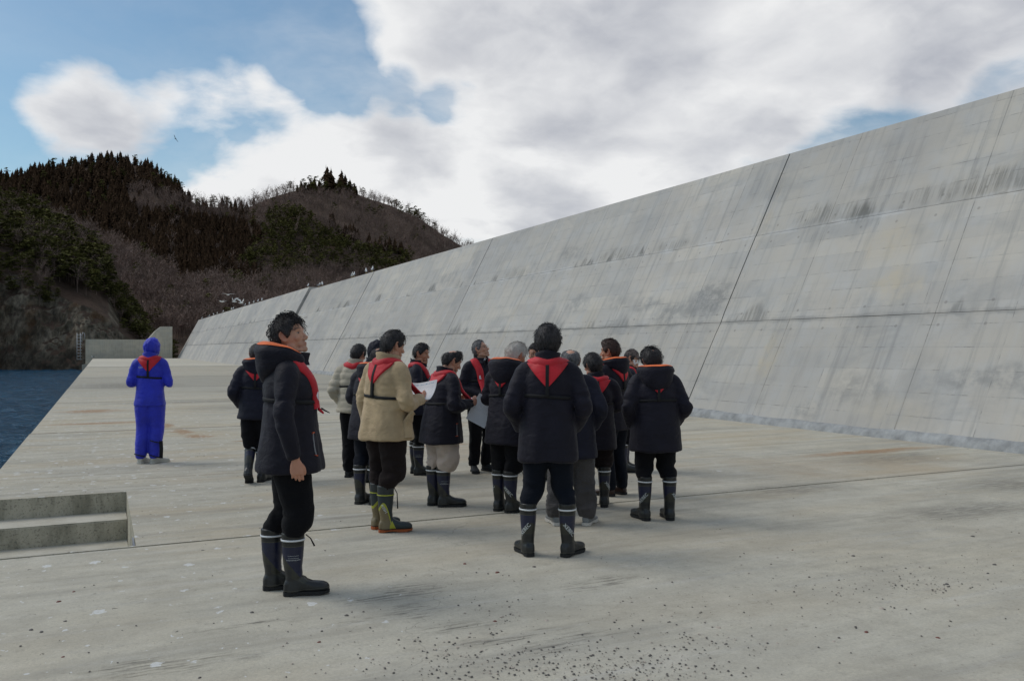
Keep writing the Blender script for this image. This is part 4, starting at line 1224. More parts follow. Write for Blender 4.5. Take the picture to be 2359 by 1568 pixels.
def stube(pts, rad, sub=4, n=14):
    p, r = spline(pts, rad, sub)
    return tube(p, r, n)


def loft(rings, n=28, ex=2.4):
    """horizontal super-elliptic rings (x, y, z, a, b) bottom to top"""
    V = []; F = []
    for (x, y, z, a, b_) in rings:
        for k in range(n):
            t = 2 * math.pi * k / n; c, s = math.cos(t), math.sin(t)
            V.append((x + a * math.copysign(abs(c) ** (2 / ex), c), y + b_ * math.copysign(abs(s) ** (2 / ex), s), z))
    m = len(rings)
    for i in range(m - 1):
        for k in range(n): F.append((i * n + k, i * n + (k + 1) % n, (i + 1) * n + (k + 1) % n, (i + 1) * n + k))
    F.append(tuple(range(n))[::-1]); F.append(tuple((m - 1) * n + k for k in range(n)))
    return np.array(V), F


def ellipsoid(c, r, nu=16, nv=10, rot=None):
    V = [(0, 0, -1)]; F = []
    for i in range(1, nv):
        t = math.pi * i / nv - math.pi / 2
        for k in range(nu):
            a = 2 * math.pi * k / nu; V.append((math.cos(a) * math.cos(t), math.sin(a) * math.cos(t), math.sin(t)))
    V.append((0, 0, 1)); V = np.array(V) * np.array(r)
    if rot is not None: V = V @ np.array(rot).T
    for k in range(nu): F.append((0, 1 + (k + 1) % nu, 1 + k))
    for i in range(nv - 2):
        for k in range(nu):
            a = 1 + i * nu; F.append((a + k, a + (k + 1) % nu, a + nu + (k + 1) % nu, a + nu + k))
    a = 1 + (nv - 2) * nu; l = len(V) - 1
    for k in range(nu): F.append((a + k, a + (k + 1) % nu, l))
    return V + np.array(c), F


# ---- materials for people
def skin_material():
    m, t, b = material('skin')
    at = t.new('ShaderNodeAttribute', attribute_name='paint').outputs['Color']
    co = t.new('ShaderNodeTexCoord').outputs['Object']
    c = t.mix(t.ss(t.noise(co, 40, 4), 0.3, 0.7, 0.0, 0.25), at, t.mix(1.0, at, (0.80, 0.66, 0.62, 1), 'MULTIPLY'))
    t.put(b.inputs['Base Color'], c)
    b.inputs['Roughness'].default_value = 0.48
    b.inputs['Subsurface Weight'].default_value = 0.08
    b.inputs['Subsurface Radius'].default_value = (0.01, 0.004, 0.002)
    b.inputs['Specular IOR Level'].default_value = 0.4
    t.put(b.inputs['Normal'], t.bump(t.noise(co, 160, 3), 0.001, 0.4))
    return m


def cloth(name, col, rough=0.8, wr=1.0, sheen=0.15, fine=220.0, quilt=0.0, spec=0.25):
    m, t, b = material(name)
    co = t.new('ShaderNodeTexCoord').outputs['Object']
    a = t.noise(co, 5.0, 4.0)
    c = t.mix(t.ss(a, 0.3, 0.7), tuple(x * 0.82 for x in col), tuple(min(1, x * 1.2) for x in col))
    t.put(b.inputs['Base Color'], c)
    b.inputs['Roughness'].default_value = rough
    b.inputs['Specular IOR Level'].default_value = spec
    b.inputs['Sheen Weight'].default_value = sheen
    b.inputs['Sheen Roughness'].default_value = 0.5
    dco = t.vmath('ADD', co, t.vmath('MULTIPLY', t.noise(co, 3.0, 2.0, 0.5, 0, 1), (0.25, 0.25, 0.25)))
    w1 = t.noise(t.mapping(dco, (7, 7, 15)), 1.0, 4.0, 0.55)
    w1 = t.math('ABSOLUTE', t.math('SUBTRACT', w1, 0.5))
    w2 = t.noise(t.mapping(dco, (16, 16, 9), rot=(0.5, 0.3, 0)), 1.0, 3.0, 0.5)
    h = t.math('ADD', t.math('MULTIPLY', w1, -1.6), t.math('MULTIPLY', w2, 0.7))
    n1 = t.bump(h, 0.0125 * wr, 0.75)
    if quilt:
        wv = t.new('ShaderNodeTexWave', {'Vector': co, 'Scale': quilt, 'Distortion': 1.2, 'Detail': 2.0, 'Detail Scale': 1.5}, bands_direction='Z')
        n1 = t.bump(wv.outputs['Fac'], 0.018, 0.8, n1)
    t.put(b.inputs['Normal'], t.bump(t.noise(co, fine, 2.0), 0.0015, 0.5, n1))
    return m


NAVY = (0.0085, 0.0075, 0.0145)
M['skin'] = skin_material()
M['navy'] = cloth('navy padded nylon', NAVY, 0.66, 0.9, 0.05, spec=0.22)
M['navy2'] = cloth('blue-black padded nylon', (0.0075, 0.0078, 0.0175), 0.66, 0.9, 0.05, spec=0.22)
M['orange'] = cloth('orange hood lining', (0.78, 0.155, 0.035), 0.75, 0.5)
M['tan'] = cloth('sand-coloured padded cotton', (0.41, 0.305, 0.18), 0.85, 1.0)
M['beige'] = cloth('beige quilted down', (0.42, 0.375, 0.29), 0.75, 0.8)
M['blue'] = cloth('bright blue rain suit', (0.013, 0.023, 0.42), 0.55, 1.1, 0.1, spec=0.4)
M['black_pants'] = cloth('black trousers', (0.0045, 0.0045, 0.006), 0.85, 0.8, 0.03, spec=0.15)
M['navy_pants'] = cloth('dark navy trousers', (0.005, 0.007, 0.0125), 0.85, 0.8, 0.03, spec=0.15)
M['brown_pants'] = cloth('dark brown trousers', (0.014, 0.0095, 0.009), 0.85, 1.0, 0.03, spec=0.15)
M['grey_pants'] = cloth('baggy grey trousers', (0.050, 0.046, 0.046), 0.8, 1.8)
M['stone_pants'] = cloth('pale stone trousers', (0.42, 0.35, 0.30), 0.85, 0.8)
M['red'] = cloth('red life jacket cloth', (0.50, 0.012, 0.022), 0.6, 0.35, 0.1, spec=0.35)
M['strap'] = plain('black webbing', (0.008, 0.008, 0.009), 0.8, 0.5, 120)
M['white_shirt'] = cloth('white shirt', (0.62, 0.66, 0.68), 0.8, 0.3)
M['paper'] = None
M['white_band'] = plain('white reflective band', (0.66, 0.68, 0.70), 0.5)
M['lime_band'] = plain('lime band', (0.42, 0.45, 0.04), 0.5)
M['sole'] = plain('black rubber sole', (0.012, 0.013, 0.014), 0.75, 0.4, 60)
M['sole_orange'] = plain('rust-orange rubber sole', (0.30, 0.075, 0.02), 0.75)
M['boot_text'] = plain('white print', (0.62, 0.66, 0.66), 0.6)
M['metal'] = plain('thin metal frame', (0.10, 0.10, 0.10), 0.35, metal=0.7)
M['eye_white'] = plain('eye white', (0.30, 0.26, 0.23), 0.5)
M['eye_dark'] = plain('dark iris', (0.012, 0.008, 0.006), 0.2)
M['mask'] = plain('white face mask', (0.72, 0.74, 0.75), 0.85)
M['cap'] = cloth('brown-grey cap', (0.13, 0.10, 0.09), 0.85, 0.4)
M['sneaker'] = plain('silver-grey sneaker', (0.17, 0.18, 0.185), 0.45, 0.5, 40, 0.3)
M['sneaker_sole'] = plain('white sneaker sole', (0.5, 0.48, 0.44), 0.7)
M['brown_shoe'] = plain('dark brown leather', (0.030, 0.014, 0.011), 0.4)
M['white_shoe'] = plain('off-white canvas shoe', (0.48, 0.47, 0.42), 0.8)
M['pocket_zip'] = plain('pale zip', (0.25, 0.25, 0.26), 0.5)
M['bartack'] = plain('orange bartack', (0.5, 0.08, 0.02), 0.7)
M['black_hair_band'] = M['strap']


def hair_material(name, dark, pale, mixamt):
    m, t, b = material(name)
    co = t.new('ShaderNodeTexCoord').outputs['Object']
    s = t.noise(t.mapping(co, (90, 90, 22)), 1.0, 4.0, 0.6)
    c = t.mix(t.ss(s, 0.5 - mixamt * 0.3, 0.75 - mixamt * 0.4), dark, pale)
    t.put(b.inputs['Base Color'], c)
    b.inputs['Roughness'].default_value = 0.55
    b.inputs['Specular IOR Level'].default_value = 0.35
    t.put(b.inputs['Normal'], t.bump(s, 0.006, 0.9))
    return m


M['hair_black'] = hair_material('black hair', (0.005, 0.0045, 0.005), (0.030, 0.026, 0.027), 0.45)
M['hair_brown'] = hair_material('brown tinted hair', (0.014, 0.007, 0.005), (0.045, 0.018, 0.012), 0.5)
M['hair_salt'] = hair_material('greying hair', (0.018, 0.018, 0.02), (0.12, 0.12, 0.125), 0.6)
M['hair_grey'] = hair_material('silver grey hair', (0.12, 0.115, 0.11), (0.46, 0.43, 0.39), 0.9)


def boot_material(name, upper, foot, patch_, kind):
    m, t, b = material(name)
    co = t.new('ShaderNodeTexCoord').outputs['Object']
    s = t.new('ShaderNodeSeparateXYZ', {0: co})
    x, y, z = s.outputs
    if kind == 'navy':
        # blue shaft ending in a point towards the foot, olive wedge beneath, black foot and cuff
        v1 = t.math('ADD', 0.115, t.math('MULTIPLY', t.math('ABSOLUTE', t.math('SUBTRACT', y, 0.01)), 1.25))
        v2 = t.math('ADD', 0.075, t.math('MULTIPLY', t.math('ABSOLUTE', t.math('SUBTRACT', y, 0.03)), 0.55))
        c = t.mix(t.math('GREATER_THAN', z, v2), foot, patch_)
        c = t.mix(t.math('GREATER_THAN', z, v1), c, upper)
        back = t.math('MULTIPLY', t.math('LESS_THAN', y, -0.045), t.math('LESS_THAN', z, 0.17))
        c = t.mix(back, c, foot)
        c = t.mix(t.math('GREATER_THAN', z, 0.315), c, (0.010, 0.011, 0.010))
        line = t.math('LESS_THAN', t.math('ABSOLUTE', t.math('SUBTRACT', z, 0.315)), 0.0022)
        c = t.mix(line, c, (0.05, 0.05, 0.03))
        line2 = t.math('LESS_THAN', t.math('ABSOLUTE', t.math('SUBTRACT', z, t.math('ADD', 0.036, t.math('MULTIPLY', y, 0.05)))), 0.0018)
        c = t.mix(line2, c, (0.06, 0.06, 0.05))
    else:
        # dark teal boot with khaki heel panel and lime piping
        arch = t.math('SUBTRACT', 0.235, t.math('MULTIPLY', t.math('POWER', t.math('ADD', y, 0.06), 2.0), 38.0))
        c = t.mix(t.math('LESS_THAN', z, t.math('ADD', arch, 0.02)), upper, (0.33, 0.34, 0.025))
        c = t.mix(t.math('LESS_THAN', z, t.math('SUBTRACT', arch, 0.012)), c, (0.16, 0.125, 0.065))
        c = t.mix(t.math('GREATER_THAN', y, 0.015), c, upper)
        wedge = t.math('MULTIPLY', t.math('GREATER_THAN', y, -0.005), t.math('LESS_THAN', t.math('ADD', z, t.math('MULTIPLY', t.math('ABSOLUTE', t.math('SUBTRACT', y, 0.015)), 2.2)), 0.10))
        c = t.mix(wedge, c, (0.33, 0.34, 0.025))
        c = t.mix(t.math('LESS_THAN', z, 0.032), c, (0.02, 0.02, 0.02))
        c = t.mix(t.math('GREATER_THAN', z, 0.31), c, (0.016, 0.022, 0.024))
    dirt = t.ss(t.noise(co, 25, 4), 0.5, 0.75, 0.0, 0.25)
    c = t.mix(dirt, c, (0.06, 0.055, 0.05))
    t.put(b.inputs['Base Color'], c)
    t.put(b.inputs['Roughness'], t.ss(t.noise(co, 12, 3), 0.3, 0.7, 0.28, 0.5))
    b.inputs['Specular IOR Level'].default_value = 0.5
    t.put(b.inputs['Normal'], t.bump(t.noise(t.mapping(co, (12, 12, 30)), 1.0, 3.0), 0.006, 0.6))
    return m


M['boot_navy'] = boot_material('navy rubber boot', (0.006, 0.009, 0.034), (0.011, 0.013, 0.014), (0.026, 0.027, 0.020), 'navy')
M['boot_lime'] = boot_material('teal and khaki rubber boot', (0.012, 0.022, 0.026), (0.02, 0.02, 0.02), (0.1, 0.1, 0.1), 'lime')


def outline_loft(sec, n=20):
    """sections along y: (y, halfwidth, zlow, zhigh)"""
    V = []; F = []
    for (y, a, z0, z1) in sec:
        for k in range(n):
            t = 2 * math.pi * k / n; c, s = math.cos(t), math.sin(t)
            V.append((a * math.copysign(abs(c) ** 0.75, c), y, (z0 + z1) / 2 + (z1 - z0) / 2 * math.copysign(abs(s) ** 0.8, s)))
    m = len(sec)
    for i in range(m - 1):
        for k in range(n): F.append((i * n + k, (i + 1) * n + k, (i + 1) * n + (k + 1) % n, i * n + (k + 1) % n))
    F.append(tuple(range(n))); F.append(tuple((m - 1) * n + k for k in range(n))[::-1])
    return np.array(V), F


def sole_mesh(name, mat, h=0.028, grow=1.0, heel=True):
    ys_ = [-.098, -.09, -.06, -.02, .03, .08, .13, .165, .185, .192]
    ws_ = [.012, .032, .041, .040, .038, .045, .050, .043, .026, .008]
    V = []; F = []
    for sgn in (0, 1):
        for y, w_ in zip(ys_, ws_):
            for sx in (-1, 1): V.append((sx * w_ * grow, y * grow, 0.0 if sgn == 0 else h))
    V = np.array(V)
    V[:20, 2] = np.where((V[:20, 1] > -0.03) & (V[:20, 1] < 0.05) & heel, 0.008, 0.0)
    V[:20, 2] += np.where(V[:20, 1] > 0.16, 0.008, 0)
    m = len(ys_)
    for i in range(m - 1):
        a = i * 2
        F.append((a, a + 2, a + 3, a + 1)); F.append((a + 20, a + 21, a + 23, a + 22))
        F.append((a, a + 20, a + 22, a + 2)); F.append((a + 1, a + 3, a + 23, a + 21))
    F.append((0, 1, 21, 20)); F.append((18, 38, 39, 19))
    return make_mesh(name, V, F, [M[mat]])


def wrap_text(body, size, r0, z0, ang0, slant, side):
    """lettering bent round the boot shaft: returns verts, faces"""
    cu = bpy.data.curves.new('t', 'FONT'); cu.body = body; cu.size = size; cu.align_x = 'CENTER'; cu.align_y = 'CENTER'
    o = bpy.data.objects.new('t', cu); COL.objects.link(o)
    dg = bpy.context.evaluated_depsgraph_get(); ev = o.evaluated_get(dg); m2 = ev.to_mesh()
    v = np.array([tuple(q.co) for q in m2.vertices]); f = [tuple(p.vertices) for p in m2.polygons]
    ev.to_mesh_clear(); bpy.data.objects.remove(o); bpy.data.curves.remove(cu)
    c, s = math.cos(slant), math.sin(slant)
    u = v[:, 0] * c - v[:, 1] * s; w_ = v[:, 0] * s + v[:, 1] * c
    # ang measured from +x (outer side of right boot) towards the back (-y)
    a = ang0 - u / r0 * -1.0 * 1.0
    th = -(ang0) + u / r0 if side > 0 else math.pi + ang0 + u / r0
    return th, w_ + z0, f


def shaft_radius(z):
    return np.interp(z, [0.05, 0.10, 0.16, 0.24, 0.33, 0.40], [0.056, 0.050, 0.053, 0.061, 0.067, 0.069])


def boot_set(kind, side):
    """one boot: list of (name, mesh, parent index)"""
    z = [0.02, 0.05, 0.09, 0.13, 0.18, 0.24, 0.30, 0.36, 0.398]
    cyl = loft([(0, -0.035 + (0.004 if q < 0.15 else -0.003), q, float(shaft_radius(q)) * (0.93), float(shaft_radius(q)) * 1.06) for q in z], 20, 2.0)
    foot = outline_loft([(-.096, .020, .016, .07), (-.085, .036, .014, .10), (-.05, .043, .014, .13), (0, .042, .014, .135), (.04, .042, .014, .108), (.08, .046, .014, .086), (.12, .049, .014, .080), (.155, .045, .014, .076), (.178, .032, .018, .066), (.190, .014, .026, .05)])
    v, f = remesh([cyl, foot], 0.0065, 3)
    n_ = normals(v, f)
    wr = fbm(v * [18, 18, 40], 2, 3) * 0.0022 * np.clip(1 - np.abs(v[:, 2] - 0.13) / 0.10, 0, 1)
    v = v + n_ * wr[:, None]
    mesh = make_mesh('boot', v, f, [M['boot_lime' if kind == 'lime' else 'boot_navy']], True)
    out = [('boot', mesh, None)]
    out.append(('sole', sole_mesh('sole', 'sole_orange' if kind == 'lime' else 'sole', 0.024), 0))
    # band
    V = []; F = []; nn = 28; zb_ = 0.352 if kind != 'lime' else 0.318; hb = 0.0055 if kind != 'lime' else 0.0035
    for q, (zz, e) in enumerate(((zb_ - hb, .0005), (zb_ - hb, .003), (zb_ + hb, .003), (zb_ + hb, .0005))):
        for k in range(nn):
            a = 2 * math.pi * k / nn; r_ = float(shaft_radius(zz)); V.append((math.cos(a) * (r_ * 0.93 + e + .001), -0.038 + math.sin(a) * (r_ * 1.06 + e + .001), zz))
    for q in range(3):
        for k in range(nn): F.append((q * nn + k, q * nn + (k + 1) % nn, (q + 1) * nn + (k + 1) % nn, (q + 1) * nn + k))
    out.append(('band', make_mesh('band', np.array(V), F, [M['lime_band' if kind == 'lime' else 'white_band']], True), 0))
    if kind == 'brand':
        th, zz, f = wrap_text('XEBEC', 0.040, 0.06, 0.205, R(42), R(-48) if side > 0 else R(48), side)
    elif kind == 'lime':
        th, zz, f = wrap_text('KIISH', 0.034, 0.06, 0.205, R(15), R(-62) if side > 0 else R(62), side)
    else:
        th, zz, f = wrap_text('--------------\n-------------\n==========', 0.0145, 0.06, 0.245, R(-4) if side > 0 else R(-4), 0.0, side)
    rr = shaft_radius(zz) + 0.0035
    V = np.c_[np.cos(th) * rr * 0.95, -0.038 + np.sin(th) * rr * 1.05, zz]
    if len(f): out.append(('lettering', make_mesh('lettering', V, f, [M['boot_text']]), 0))
    return out


def shoe_set(kind, side):
    g = 1.0
    foot = outline_loft([(-.092, .022, .018, .075), (-.08, .035, .016, .092), (-.04, .038, .016, .098), (0, .038, .016, .10), (.04, .041, .016, .085), (.08, .045, .016, .068), (.12, .047, .016, .058), (.155, .043, .016, .052), (.178, .03, .018, .046), (.188, .012, .022, .036)])
    ank = loft([(0, -0.03, .03, .034, .045), (0, -0.03, .10, .036, .045), (0, -0.03, .125, .04, .047)], 16, 2.0)
    v, f = remesh([foot, ank], 0.007, 2)
    mats = {'sneaker': ('sneaker', 'sneaker_sole'), 'brown': ('brown_shoe', 'sole'), 'white': ('white_shoe', 'white_shoe'), 'black': ('sole', 'sole')}[kind]
    return [('shoe', make_mesh('shoe', v, f, [M[mats[0]]], True), None), ('sole', sole_mesh('sole', mats[1], 0.026, 1.02), 0)]


FOOT = {}


def footwear(kind, side):
    k = (kind, side)
    if k not in FOOT: FOOT[k] = boot_set(kind, side) if kind in ('brand', 'plain', 'lime') else shoe_set(kind, side)
    return FOOT[k]


# ---- head
def head_base(D):
    """skull surface for unit directions (x right, y forward, z up), metres"""
    x, y, z = D[:, 0], D[:, 1], D[:, 2]
    X = .0755 * x; Y = .094 * y; Z = .112 * z
    low = np.clip(-z, 0, 1)
    X = X * (1 - 0.30 * low ** 1.6)
    Y = np.where(y < 0, Y * (1 - 0.50 * low ** 1.2), Y * (1 - 0.06 * low))
    Y = Y + np.where(y > 0, 0.004 * low, 0)
    X = X * (1 - 0.10 * np.clip(y, 0, 1) ** 2 * np.clip(z + 0.3, 0, 1))
    Y = np.where((y > 0), Y * 0.955, Y)
    Z = Z + np.where(z > 0.6, -0.002, 0)
    return np.c_[X, Y, Z]


def sphere_dirs(nu, nv):
    th = np.linspace(-math.pi / 2, math.pi / 2, nv + 1)[1:-1]; ph = np.linspace(0, 2 * math.pi, nu, endpoint=False)
    T, P_ = np.meshgrid(th, ph, indexing='ij')
    D = np.c_[(np.cos(T) * np.sin(P_)).ravel(), (np.cos(T) * np.cos(P_)).ravel(), np.sin(T).ravel()]
    D = np.vstack([[0, 0, -1], D, [0, 0, 1]])
    F = []
    for k in range(nu): F.append((0, 1 + k, 1 + (k + 1) % nu))
    for i in range(nv - 2):
        for k in range(nu):
            a = 1 + i * nu; F.append((a + k, a + nu + k, a + nu + (k + 1) % nu, a + (k + 1) % nu))
    a = 1 + (nv - 2) * nu; l = len(D) - 1
    for k in range(nu): F.append((a + k, l, a + (k + 1) % nu))
    return D, F


HEADS = {}


def head_mesh(tone='mid', heavy=0.0):
    key = (tone, heavy)
    if key in HEADS: return HEADS[key]
    D, F = sphere_dirs(40, 28)
    parts = [(head_base(D), F)]
    parts.append(stube([(0, .074, .030), (0, .085, .008), (0, .099, -.018), (0, .107, -.030)], [.007, .0075, .0105, .0125]))
    parts.append(ellipsoid((0, .101, -.031), (.0135, .011, .0095)))
    for sx in (-1, 1):
        parts.append(ellipsoid((sx * .0125, .094, -.035), (.0075, .009, .007)))
        parts.append(stube([(sx * .010, .081, .030), (sx * .030, .080, .033), (sx * .050, .066, .026)], [.0065, .008, .006], 3, 8))
        parts.append(ellipsoid((sx * .041, .062, -.022), (.020, .018, .020)))       # cheek
        parts.append(ellipsoid((sx * .050, .014, -.066), (.019, .034, .026)))
        parts.append(stube([(sx * .056, .0, -.055), (sx * .046, .040, -.085), (sx * .020, .072, -.098)], [.014, .013, .012], 3, 8))      # jaw
        # ear
        parts.append(stube([(sx * .074, .012, .022), (sx * .083, .000, .032), (sx * .088, -.016, .026), (sx * .088, -.020, .004), (sx * .082, -.012, -.018), (sx * .076, .003, -.030), (sx * .073, .008, -.022)],
                           [.005, .0055, .006, .006, .0055, .0065, .005], 3, 8))
        parts.append(ellipsoid((sx * .077, -.004, .004), (.005, .017, .025)))
    parts.append(stube([(-.024, .083, -.0585), (-.008, .0915, -.0555), (0, .092, -.0565), (.008, .0915, -.0555), (.024, .083, -.0585)], [.0035, .0055, .005, .0055, .0035], 3, 8))
    parts.append(stube([(-.022, .081, -.0665), (0, .0905, -.0680), (.022, .081, -.0665)], [.004, .0062, .004], 4, 8))
    parts.append(ellipsoid((0, .077, -.092), (.025, .019, .020)))
    parts.append(ellipsoid((0, .070, -.060), (.036, .018, .028)))
    if heavy:
        parts.append(ellipsoid((0, .030, -.105), (.045, .045, .020)))
    # neck
    parts.append(stube([(0, -.010, -.045), (0, -.018, -.10), (0, -.030, -.17), (0, -.035, -.23)], [(.052, .055), (.052, .055), (.056, .058), (.07, .065)], 3, 18))
    v, f = remesh(parts, 0.0042, 2, 0.45)
    # eye sockets, mouth slit, nostrils
    def dent(c, r_, dy):
        nonlocal v
        q = ((v - np.array(c)) / np.array(r_)) ** 2
        w_ = np.exp(-q.sum(1))
        v = v + w_[:, None] * np.array(dy)
    for sx in (-1, 1):
        dent((sx * .031, .079, .008), (.014, .02, .0095), (0, -.0065, 0))
        dent((sx * .078, -.004, .004), (.004, .009, .015), (-sx * .003, 0, 0))
        dent((sx * .007, .105, -.042), (.004, .006, .003), (0, -.002, .004))
    dent((0, .093, -.0625), (.022, .01, .0016), (0, -.003, 0))
    base = {'mid': (0.50, 0.275, 0.185), 'pale': (0.54, 0.32, 0.22), 'ruddy': (0.46, 0.225, 0.14)}[tone]
    c = np.tile(np.array(base), (len(v), 1))

    def paint(cen, r_, colr, amt, p=1.0):
        nonlocal c
        q = (((v - np.array(cen)) / np.array(r_)) ** 2).sum(1)
        w_ = (amt * np.exp(-q ** p))[:, None]
        c = c * (1 - w_) + np.array(colr) * w_
    for sx in (-1, 1):
        for k in range(5):
            t_ = k / 4; paint((sx * (.013 + .036 * t_), .088 - .020 * t_ ** 2, .0335 + .004 * math.sin(t_ * 3) - .003 * t_), (.0065, .02, .0030), (0.02, 0.014, 0.012), 0.85)
        paint((sx * .045, .06, -.025), (.018, .03, .015), (0.46, 0.17, 0.11), 0.30)
        paint((sx * .031, .082, .0135), (.014, .014, .0022), (0.03, 0.02, 0.016), 0.85)
        paint((sx * .0065, .104, -.041), (.004, .008, .003), (0.08, 0.03, 0.02), 0.8)
        paint((sx * .085, -.01, .01), (.02, .03, .04), (0.46, 0.16, 0.11), 0.35)
    paint((0, .092, -.0625), (.022, .02, .0018), (0.10, 0.03, 0.03), 0.9)
    for zz in (-.0565, -.068):
        paint((0, .092, zz), (.020, .02, .0050), (0.40, 0.13, 0.105), 0.65)
    paint((0, .08, -.080), (.045, .05, .03), (0.26, 0.16, 0.115), 0.35)   # shaved beard
    paint((0, .09, -.048), (.022, .03, .006), (0.22, 0.13, 0.10), 0.40)
    HEADS[key] = (v, f, c)
    return HEADS[key]


def finger_chain(base, direc, up, L_, curl, r0):
    """three phalanges bending towards -up"""
    p = Vector(base); d = Vector(direc).normalized(); u = Vector(up).normalized(); ax = d.cross(u).normalized()
    pts = [tuple(p)]; rad = [r0]
    for k, (fr, cc) in enumerate(((0.45, curl[0]), (0.30, curl[1]), (0.25, curl[2]))):
        d = Matrix.Rotation(-cc, 3, ax) @ d
        p = p + d * (L_ * fr * 0.5); pts.append(tuple(p)); rad.append(r0 * (0.97 - k * 0.06))
        p = p + d * (L_ * fr * 0.5); pts.append(tuple(p)); rad.append(r0 * (0.95 - k * 0.08))
    rad[-1] *= 0.75
    return tube(pts, rad, 8)


HANDS = {}


def hand_mesh(side, curl):
    """hand in its own frame: wrist at origin, fingers along -z, palm faces -x*side (inward), thumb towards +y"""
    key = (side, curl)
    if key in HANDS: return HANDS[key]
    parts = [stube([(0, 0, .03), (0, 0, 0), (0, .002, -.03), (0, .002, -.065), (0, .002, -.088)], [(.020, .026), (.019, .027), (.016, .038), (.0145, .042), (.011, .038)], 3, 14)]
    bend = {'relax': (0.35, 0.5, 0.35), 'grip': (0.9, 1.1, 0.6), 'fist': (1.3, 1.45, 0.9)}[curl]
    for q, (yy, L_, r0) in enumerate(((.030, .072, .0085), (.011, .080, .0088), (-.008, .074, .0085), (-.026, .058, .0075))):
        parts.append(finger_chain((0, yy, -.080 + abs(q - 1) * .003), (0, (1.2 - q) * 0.05, -1), (side, 0, 0), L_, tuple(b_ * (1 + 0.08 * q) for b_ in bend), r0))
    parts.append(stube([(-side * .006, .022, -.022), (-side * .014, .042, -.050), (-side * .020, .048, -.078), (-side * .022, .044, -.098)], [.013, .0115, .0095, .007], 3, 8))
    v, f = remesh(parts, 0.0042, 1, 0.4)
    HANDS[key] = (v, f)
    return HANDS[key]


def frame_from(zdir, ydir):
    """matrix whose -z axis is zdir and y axis close to ydir"""
    z = -Vector(zdir).normalized(); y = Vector(ydir); y = (y - z * y.dot(z)).normalized(); x = y.cross(z)
    return np.array([[x.x, y.x, z.x], [x.y, y.y, z.y], [x.z, y.z, z.z]])


def rotz(a): return np.array([[math.cos(a), -math.sin(a), 0], [math.sin(a), math.cos(a), 0], [0, 0, 1.0]])
def rotx(a): return np.array([[1.0, 0, 0], [0, math.cos(a), -math.sin(a)], [0, math.sin(a), math.cos(a)]])
def roty(a): return np.array([[math.cos(a), 0, math.sin(a)], [0, 1, 0], [-math.sin(a), 0, math.cos(a)]])


# hairline (lowest hair direction z) against angle from the face
HL = {'full': ([0, 25, 42, 55, 66, 78, 88, 97, 108, 120, 180], [.60, .60, .48, .28, .02, -.12, .02, .22, -.18, -.50, -.66]),
      'high': ([0, 25, 42, 55, 66, 78, 88, 97, 108, 120, 180], [.80, .74, .58, .36, .12, -.10, -.05, .18, -.22, -.50, -.62]),
      'low': ([0, 25, 42, 55, 66, 78, 88, 97, 108, 120, 180], [.50, .50, .42, .20, -.10, -.28, -.20, .10, -.30, -.60, -.78])}
ARMS = {   # elbow, wrist in body coordinates for the right side (x outward), hand curl
    'down': ((.262, -.035, 1.13), (.262, .03, .865), (0, .1, -1), 'relax'),
    'pocket': ((.278, -.075, 1.13), (.215, .10, .945), (-.3, .3, -1), 'relax'),
    'back': ((.275, -.12, 1.13), (.17, -.16, .96), (-1, -.2, -.5), 'relax'),
    'clasp': ((.262, -.03, 1.12), (.075, .235, 1.02), (-.8, .5, -.3), 'grip'),
    'hold': ((.272, -.02, 1.11), (.17, .27, 1.14), (-.35, 1, .15), 'grip'),
    'holdup': ((.28, .02, 1.13), (.19, .30, 1.20), (-.3, 1, .3), 'grip'),
    'fold': ((.272, .03, 1.14), (.06, .27, 1.16), (-1, .3, .05), 'grip'),
    'elbowout': ((.32, -.02, 1.15), (.16, .20, 1.08), (-.7, .7, 0), 'grip'),
}
ALLP = {}


